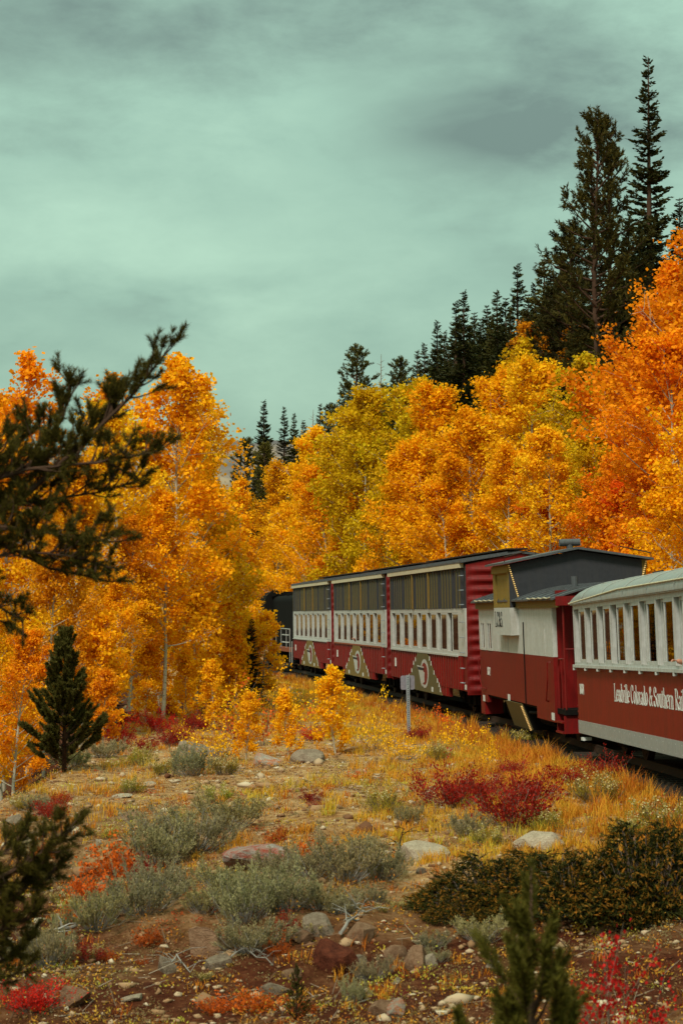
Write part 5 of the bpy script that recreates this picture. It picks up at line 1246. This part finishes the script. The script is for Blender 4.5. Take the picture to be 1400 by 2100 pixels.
# leafy young aspens close in front of the wood
YA = [('trunk', None)]
a, c = aspen(140, 4., 1.2, .10, 3600, .14, 26, .12); YA = [('trunk', a), ('crown', c)]
for (px, py, yt, c_, lab) in ((690, 1545, 1375, YL, 'narrow bright yellow sapling in the middle of the flat'), (592, 1550, 1420, YL, 'bushy yellow sapling above the rounded boulder'), (505, 1560, 1425, YL, 'yellow sapling left of the rounded boulder'), (536, 1440, 1262, YL, 'young yellow aspen whose leaves hang before the locomotive nose'), (30, 1560, 1340, ORG, 'young orange aspen left of the young pine, at the frame edge'), (215, 1540, 1380, DGO, 'young aspen over the crimson bushes, right of the young pine'), (300, 1480, 1330, GOLD, 'young golden aspen among the white trunks'), (60, 1600, 1420, ORG, 'low orange aspen growing below the crest at left'), (375, 1480, 1340, YL, 'young yellow aspen under the tall pale trunk'), (440, 1500, 1360, YL, 'young yellow aspen left of the yellow saplings'), (402, 1470, 1205, YL, 'bright yellow young aspen standing out before the taller golden aspens'), (330, 1450, 1260, GOLD, 'young golden aspen beside the white trunks'), (470, 1450, 1290, GOLD, 'young golden aspen left of the small dark spruce'), (195, 1520, 1270, GOLD, 'young aspen close right of the young pine'), (490, 1440, 1260, YL, 'young yellow aspen left of the locomotive cab'), (470, 1450, 1230, GOLD, 'young golden aspen before the locomotive nose')):
    p = hit(px, py, 36); h_ = at(px, yt, p.y).z - p.z; plant('aspen_sapling', YA, p, h_ / 4, rnd.uniform(0, 6.28), jit(c_), lab, 'aspen', 'young aspens')
# scarlet bush bottom right, close to the camera
q = at(1250, 2098, 15.5); g_ = float(ground(q.x, 15.5)); h_ = at(1250, 1905, 15.5).z - g_
SC = shrub(470, .5, 1.0, 16, 2000, .014, .9, .9, .016, .55, 0, None, 6, None, .003, 20)
plant('red_shrub', SC, (q.x, 15.5, g_), h_ * .92, .2, (.42, .012, .009), 'scarlet leafed bush at the bottom right', 'shrub')
# junipers
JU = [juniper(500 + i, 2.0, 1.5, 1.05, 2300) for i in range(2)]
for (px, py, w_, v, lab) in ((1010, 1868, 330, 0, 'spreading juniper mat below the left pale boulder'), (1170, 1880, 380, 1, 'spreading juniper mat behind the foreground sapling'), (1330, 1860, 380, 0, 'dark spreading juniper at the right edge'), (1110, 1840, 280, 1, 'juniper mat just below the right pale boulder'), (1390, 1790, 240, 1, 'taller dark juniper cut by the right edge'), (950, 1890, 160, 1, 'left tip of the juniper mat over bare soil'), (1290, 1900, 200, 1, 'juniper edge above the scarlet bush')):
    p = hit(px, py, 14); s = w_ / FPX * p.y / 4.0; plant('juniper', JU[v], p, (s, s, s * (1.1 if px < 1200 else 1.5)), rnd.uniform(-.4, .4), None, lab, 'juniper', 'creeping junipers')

# ---------------------------------------------------------------- rocks
def rockmat(name, c1, c2, lichen=None):
    m, t, b = mat(name); g = noise(t, 5, 7, .68); g2 = noise(t, 30, 4, .7)
    c = ramp(t, g, [(.3, c1), (.68, c2)]); c = mixcol(t, ramp(t, g2, [(.4, (0, 0, 0)), (.65, (1, 1, 1))]), mixcol(t, 1, c, (.72, .68, .66), 'MULTIPLY'), c)
    if lichen:
        l = noise(t, 3.2, 9, .78, sc=(1, 1, 2)); c = mixcol(t, ramp(t, l, [(.44, (0, 0, 0)), (.60, (.9, .9, .9))]), c, lichen)
    t.links.new(c, b.inputs['Base Color']); b.inputs['Roughness'].default_value = .92; bump(t, b, mixcol(t, .5, g, g2), 1.0, .06); return m
RK = {'pale': rockmat('pale_granite', (.38, .28, .19), (.58, .46, .33)), 'grey': rockmat('grey_rock', (.19, .125, .085), (.36, .27, .19)), 'tan': rockmat('tan_rock', (.20, .095, .05), (.36, .21, .125)),
      'lich': rockmat('red_lichen_rock', (.22, .18, .15), (.38, .32, .27), (.30, .04, .016)), 'dark': rockmat('dark_red_rock', (.05, .014, .009), (.17, .045, .022)), 'orl': rockmat('orange_lichen_rock', (.30, .25, .19), (.46, .40, .32), (.42, .09, .02))}
import bmesh
def rock_mesh(seed, m_, sub=3):
    bm = bmesh.new(); bmesh.ops.create_icosphere(bm, subdivisions=sub, radius=.5); r_ = random.Random(seed)
    pl = [(Vector((r_.gauss(0, 1), r_.gauss(0, 1), r_.gauss(.25, .8))).normalized(), r_.uniform(.20, .40)) for _ in range(14)]
    ph = [(Vector((r_.gauss(0, 1), r_.gauss(0, 1), r_.gauss(0, 1))) * r_.uniform(5, 16), r_.uniform(0, 6)) for _ in range(8)]
    for v in bm.verts:
        for (n_, d_) in pl:
            k = v.co.dot(n_) - d_
            if k > 0: v.co -= n_ * k
        f = v.co.copy(); v.co *= 1.18 + sum(.016 * (abs(math.sin(f.dot(q) + p_)) - .5) for (q, p_) in ph)
    me = bpy.data.meshes.new('rock'); bm.to_mesh(me); bm.free(); me.materials.append(m_)
    return me
rocks = [(862, 1768, 92, 60, 'pale', 'big pale boulder left of the junipers'), (1096, 1742, 98, 42, 'pale', 'flat pale boulder at the top of the juniper mat'), (400, 1548, 92, 34, 'grey', 'long grey boulder half hidden by yellow saplings'), (541, 1572, 60, 38, 'orl', 'rounded grey boulder with orange lichen under the saplings'), (632, 1562, 80, 34, 'grey', 'low grey boulder at the foot of the tallest sapling'),
 (548, 1778, 140, 62, 'lich', 'large boulder streaked with red lichen among the sagebrush'), (690, 1995, 92, 80, 'dark', 'dark red boulder jutting from the bare bank'), (655, 1918, 56, 56, 'grey', 'upright grey stone above the dark red boulder'), (742, 1930, 66, 46, 'tan', 'blocky tan stone right of the upright grey one'), (622, 1935, 56, 28, 'tan', 'flat tan stone left of the upright grey one'), (805, 1975, 50, 40, 'tan', 'tan stone on the bank below the juniper'), (852, 1985, 64, 46, 'tan', 'tan block right of its twin on the bank'),
 (776, 2095, 46, 50, 'tan', 'brown stone at the bottom edge, left of two'), (808, 2092, 48, 44, 'orl', 'orange tan stone at the bottom edge, right of two'), (28, 1692, 40, 20, 'grey', 'bluish grey stone at the left edge of the slope'), (182, 1655, 26, 10, 'grey', 'small flat bluish stone on the left slope'), (268, 1682, 44, 22, 'tan', 'tan stone in the middle of the left slope'), (204, 1733, 14, 18, 'pale', 'small upright pale stone on the left slope'), (430, 1965, 110, 60, 'tan', 'long tan rock under the drooping sagebrush'), (450, 1990, 50, 34, 'grey', 'grey stone under the long tan rock'),
 (345, 1995, 44, 36, 'grey', 'grey stone half buried on the lower bank'), (275, 2065, 40, 14, 'pale', 'pale flat stone near the bottom left'), (150, 2060, 60, 40, 'tan', 'brown rock near the scarlet corner bush'), (560, 2045, 50, 30, 'grey', 'flat grey stone near the tiny pine seedling'), (882, 1990, 26, 36, 'pale', 'small pale upright stone at the juniper edge'), (812, 2022, 18, 12, 'pale', 'small white pebble on the bare bank'), (732, 1980, 40, 22, 'grey', 'grey stone right of the dark red boulder'), (310, 1612, 34, 12, 'pale', 'pale flat stone on the gravel crest'), (255, 1636, 46, 8, 'pale', 'thin pale slab on the gravel crest'), (330, 1432, 50, 22, 'grey', 'grey rock at the aspen roots'), (945, 1695, 22, 16, 'pale', 'small pale stone near the sagebrush between boulders'), (860, 1800, 24, 12, 'grey', 'small bluish stone below the big pale boulder'), (1095, 1575, 30, 14, 'grey', 'grey stone on the grass below the caboose'), (480, 1775, 30, 16, 'pale', 'pale stone under the orange plant'), (600, 2000, 36, 22, 'tan', 'tan stone left of the dark red boulder'), (1010, 1985, 30, 22, 'grey', 'grey stone left of the foreground sapling')]
for k, (px, py, w_, h_, ty, lab) in enumerate(rocks):
    p = hit(px, py, 12); sc_ = FPX / p.y; w = w_ / sc_; h = h_ / sc_ * 1.35
    o = put('rock', rock_mesh(600 + k, RK[ty]), None, p + Vector((0, 0, h * .16))); o.scale = (w * 1.15, w * .9, h * 1.05); o.rotation_euler = (rnd.uniform(-.15, .15), rnd.uniform(-.15, .15), rnd.uniform(0, .5)); tag(o, lab, 'rock', 'rocks on the bank')
# pale talus on the hillside
TAL = [rock_mesh(700 + i, RK['pale'], 2) for i in range(3)]
k = 0
for (px, py, w_) in ((1312, 1060, 30), (1330, 1085, 36), (1300, 1098, 26), (1345, 1110, 40), (1325, 1125, 34), (1355, 1070, 26), (1290, 1075, 22), (1365, 1125, 30), (1340, 1040, 24), (1385, 1120, 30), (1150, 1075, 22), (1125, 1085, 20), (1308, 1128, 24)):
    p = hit(px, py, 55); s = w_ / FPX * p.y; o = put('rock', TAL[k % 3], None, p); o.scale = (s, s * .8, s * .7); o.rotation_euler = (rnd.uniform(-.4, .4), rnd.uniform(-.4, .4), rnd.uniform(0, 6)); tag(o, 'pale talus stone on the steep slope behind the coach roof', 'rock', 'talus on the slope'); k += 1
# loose stones and gravel: beyond counting
rng = np.random.default_rng(9)
bm = bmesh.new(); bmesh.ops.create_icosphere(bm, subdivisions=1, radius=1.0); bm.verts.ensure_lookup_table(); tv = np.array([v.co[:] for v in bm.verts]); tf = np.array([[v.index for v in f.verts] for f in bm.faces]); bm.free()
n = 15000; Y = 17 + 33 * rng.random(n) ** 1.25; X = (rng.random(n) * 1.06 - .53) * Y * .335
u = X - Xc(Y); dens = .5 + .5 * wob(X, Y, 4, 24) - .35 * sstep(-5, -3, u); keep = rng.random(n) < np.clip(dens + .15, .08, 1); X, Y = X[keep], Y[keep]; n = len(X)
s = np.exp(rng.normal(math.log(.017), .6, n)); s = np.minimum(s, .14) * (Y / 28) ** .6
Z = ground(X, Y); P = np.stack([X, Y, Z + s * .25], -1)
jt = 1 + .5 * rng.normal(size=(n, len(tv), 1)).clip(-1, 1); sc_ = np.stack([s * rng.uniform(.8, 1.5, n), s * rng.uniform(.7, 1.2, n), s * rng.uniform(.4, .9, n)], -1)
V = (tv[None] * jt * sc_[:, None, :] + P[:, None, :]).reshape(-1, 3); F = (tf[None] + (np.arange(n) * len(tv))[:, None, None]).reshape(-1, 3)
GRAV = leafmat('loose_stone', (.11, .042, .020), (.30, .165, .08), (.48, .37, .25), 0.0, False, .95)
tag(put('gravel', npmesh('gravel', V, F, GRAV, np.repeat(np.clip(rng.normal(.5, .28, n), 0, 1), len(tf)))), 'loose stones scattered over the bare bank', 'gravel', kind='stuff')

# ---------------------------------------------------------------- grass
def grass(name, n, Y0, Y1, pw, densf, hgt, label, matl, seed, hue):
    rng = np.random.default_rng(seed); Y = Y0 + (Y1 - Y0) * rng.random(n) ** pw; X = (rng.random(n) * 1.08 - .54) * Y * .335
    keep = rng.random(n) < densf(X, Y); X, Y = X[keep], Y[keep]; n = len(X); nb = 22
    Z = ground(X, Y); hc = hgt * rng.uniform(.55, 1.3, n) * (1 + .4 * wob(X, Y, 3, 30)); tint = hue(X, Y) + rng.normal(0, .13, n)
    cx = np.repeat(X, nb); cy = np.repeat(Y, nb); hh = np.repeat(hc, nb) * rng.uniform(.5, 1.15, n * nb)
    bx = cx + rng.normal(0, .06, n * nb); by = cy + rng.normal(0, .06, n * nb); bz = ground(bx, by) - .01
    az = rng.uniform(0, 6.283, n * nb); ln = rng.uniform(.1, 1.0, n * nb); w = .0034 * (1 + Y.repeat(nb) / 40)
    b0 = np.stack([bx, by, bz], -1); sd_ = np.stack([np.cos(az + 1.57), np.sin(az + 1.57), 0 * az], -1) * w[:, None]
    out = np.stack([np.cos(az), np.sin(az), 0 * az], -1)
    mid = b0 + out * (ln * hh * .35)[:, None] + np.array([0, 0, 1.]) * (hh * .6)[:, None]; tip = b0 + out * (ln * hh)[:, None] + np.array([0, 0, 1.]) * hh[:, None]
    V = np.stack([b0 - sd_, b0 + sd_, mid + sd_ * .7, mid - sd_ * .7, tip], 1).reshape(-1, 3); i0 = np.arange(n * nb) * 5
    F = np.stack([i0, i0 + 1, i0 + 2, i0 + 3], 1); F2 = np.stack([i0 + 3, i0 + 2, i0 + 4, i0 + 4], 1)
    F3 = np.stack([i0 + 3, i0 + 2, i0 + 4], 1); Ft = np.concatenate([F[:, [0, 1, 2]], F[:, [0, 2, 3]], F3]); vv = np.clip(np.repeat(tint, nb) + rng.normal(0, .10, n * nb), 0, 1)
    tag(put(name, npmesh(name, V, Ft, matl, np.concatenate([vv, vv, vv]))), label, 'grass', kind='stuff')
def dens1(X, Y):
    u = X - Xc(Y); d = .16 + .80 * sstep(-6.5, -3.6, u) * sstep(1.0, -1.9, u + .0) + .55 * sstep(44, 58, Y); d = d - .02 + .6 * wob(X, Y, 3.2, 33)
    d = d * sstep(-1.75, -2.1, u) * sstep(-7.6, -6.0, X); return np.clip(d, 0, 1) * sstep(20, 34, Y + 1.2 * X)
grass('grass', 15000, 26, 112, 1.6, dens1, .17, 'golden and orange dry grass along the track', GRASSM, 21, lambda X, Y: .50 + .42 * wob(X, Y, 4, 28))
def dens2(X, Y):
    u = X - Xc(Y); return np.clip(.12 + .5 * wob(X, Y, 2.6, 26), 0.03, .8) * sstep(-2, -3, u)
grass('grass', 1700, 17.5, 36, 1.0, dens2, .11, 'thin tufts of rusty dry grass on the bank', GRASSM, 22, lambda X, Y: .15 + .25 * wob(X, Y, 5, 28))
def dens3(X, Y):
    u = X - Xc(Y); return np.clip(1.0 * sstep(-3.4, -2.2, u) * sstep(-1.7, -2.0, u), 0, 1)
grass('grass', 9000, 26, 100, 1.3, lambda X, Y: dens3(X, Y), .30, 'tall dry stems beside the ballast', GRASSM, 23, lambda X, Y: .32 + .38 * wob(X, Y, 3, 28))

# low herbs, leaf litter and dry forbs between the bushes
def cover(n, Y0, Y1, densf, label, matl, seed, hgt, spread, size, nb, hue):
    rng = np.random.default_rng(seed); Y = Y0 + (Y1 - Y0) * rng.random(n) ** 1.2; X = (rng.random(n) * 1.08 - .54) * Y * .335
    keep = rng.random(n) < densf(X, Y); X, Y = X[keep], Y[keep]; n = len(X); k = rng.uniform(.5, 1.5, n)
    bx = np.repeat(X, nb) + rng.normal(0, spread, n * nb) * np.repeat(k, nb); by = np.repeat(Y, nb) + rng.normal(0, spread, n * nb) * np.repeat(k, nb)
    bz = ground(bx, by) + np.abs(rng.normal(0, hgt, n * nb)) * np.repeat(k, nb) + .006
    ax = rvec(rng, n * nb); ax[:, 2] = np.abs(ax[:, 2]) * 1.2
    V, F = leaf_quads(np.stack([bx, by, bz], -1), size, rng, .45, axis=ax)
    vv = np.clip(np.repeat(hue(X, Y) + rng.normal(0, .22, n), nb) + rng.normal(0, .08, n * nb), 0, 1)
    tag(put('ground_cover', npmesh('ground_cover', V, F, matl, vv)), label, 'ground cover', kind='stuff')
HERB = leafmat('low_herbs', (.36, .050, .016), (.54, .24, .03), (.42, .36, .045), .25, False)
HERBG = leafmat('grey_herbs', (.13, .030, .014), (.22, .12, .045), (.27, .22, .10), .2, False)
def dcov(X, Y):
    u = X - Xc(Y); return np.clip(.55 + .6 * wob(X, Y, 2.2, 22), .05, 1) * sstep(-1.8, -2.3, u) * sstep(-8, -6, X)
cover(6000, 18, 80, dcov, 'low rusty and yellow green herbs covering the flat', HERB, 31, .05, .07, .035, 26, lambda X, Y: .5 + .4 * wob(X, Y, 3, 30))
cover(7000, 17.5, 42, lambda X, Y: np.clip(.5 + .6 * wob(X, Y, 1.8, 14), .05, 1), 'small grey brown herbs and litter on the bank', HERBG, 32, .03, .07, .028, 30, lambda X, Y: .45 + .4 * wob(X, Y, 2.5, 18))

# dry twigs strewn over the bank
rng = np.random.default_rng(77); n = 2600; Y = 17.5 + 22 * rng.random(n); X = (rng.random(n) * 1.06 - .53) * Y * .335
keep = rng.random(n) < np.clip(.4 + .7 * wob(X, Y, 2.0, 11), .05, 1); X, Y = X[keep], Y[keep]; n = len(X); az = rng.uniform(0, 6.283, n); l = rng.uniform(.08, .38, n); w = rng.uniform(.003, .007, n)
p0 = np.stack([X, Y, ground(X, Y) + .008], -1); X1 = X + np.cos(az) * l; Y1 = Y + np.sin(az) * l; p1 = np.stack([X1, Y1, ground(X1, Y1) + .01 + np.abs(rng.normal(0, .06, n))], -1)
up = np.zeros((n, 3)); up[:, 2] = 1; sd_ = np.cross(p1 - p0, up); sd_ /= np.linalg.norm(sd_, axis=1, keepdims=True); sd_ *= w[:, None]; up *= w[:, None]
V = np.stack([p0 - sd_, p0 + sd_, p0 + up * 1.7, p1 - sd_ * .4, p1 + sd_ * .4, p1 + up * .7], 1).reshape(-1, 3); i0 = np.arange(n) * 6
F = np.concatenate([np.stack([i0 + a_, i0 + b_, i0 + c_, i0 + d_], 1) for a_, b_, c_, d_ in ((0, 1, 4, 3), (1, 2, 5, 4), (2, 0, 3, 5))])
TW = leafmat('dry_twigs', (.09, .045, .028), (.20, .13, .085), (.34, .27, .2), 0, False, .9)
tag(put('dry_twigs', npmesh('dry_twigs', V, F, TW, np.tile(np.clip(rng.normal(.5, .25, n), 0, 1), 3))), 'dry broken twigs strewn over the bank', 'twigs', kind='stuff')

# ---------------------------------------------------------------- dead wood
def stick(pts, r, lab, cat, m_=GREYWOOD, twigs=0, seed=1):
    W3 = [hit(a_, b_, 12) + Vector((0, 0, z_)) for (a_, b_, z_) in pts]; b0 = W3[0]; mb = MB(); W = [w - b0 for w in W3]; fine = []
    r_ = random.Random(seed)
    for a_, b_ in zip(W[:-1], W[1:]):
        for k in range(4): fine.append(a_.lerp(b_, k / 4) + Vector((r_.gauss(0, .01), r_.gauss(0, .01), r_.gauss(0, .012))))
    fine.append(W[-1]); n = len(fine); mb.tube(fine, [r * (1 - .6 * k / (n - 1)) for k in range(n)], 7)
    for k in range(twigs):
        q = fine[r_.randrange(2, n)]; d_ = Vector((r_.gauss(0, 1), r_.gauss(0, .6), abs(r_.gauss(.3, .5)))).normalized() * r_.uniform(.12, .35); mb.tube([q, q + d_ * .5 + Vector((0, 0, .03)), q + d_], [r * .35, r * .25, r * .1], 4, False)
    o = mb.build('dead_branch' if r < .04 else 'fallen_log', m_); o.location = b0; tag(o, lab, cat)
stick([(58, 1962, .06), (100, 1938, .08), (158, 1912, .06)], .045, 'grey fallen log on the lower left bank', 'log', GREYWOOD, 3)
stick([(228, 1492, .1), (250, 1478, .2), (262, 1470, .3)], .07, 'fallen white aspen trunk beside the crimson bushes', 'log', ASPBARK, 0)
stick([(690, 1882, .04), (722, 1880, .07), (755, 1884, .03)], .022, 'twisted grey dead root on the bare bank, upper one', 'dead branch', GREYWOOD, 9, 4)
stick([(700, 1935, .05), (716, 1915, .12), (735, 1895, .04)], .022, 'twisted grey dead root above the dark red boulder', 'dead branch', GREYWOOD, 8, 5)
stick([(815, 1772, .02), (820, 1755, .14), (828, 1742, .26)], .014, 'charred dead twig left of the big pale boulder', 'dead branch', BLACK, 6, 6)
stick([(340, 2000, .03), (365, 1985, .10), (390, 2005, .03)], .012, 'thin grey dead twig on the lower bank', 'dead branch', GREYWOOD, 8, 7)
stick([(440, 1990, .03), (500, 1975, .10), (560, 1990, .03)], .012, 'tangle of dead sage twigs under the drooping bush', 'dead branch', GREYWOOD, 14, 8)
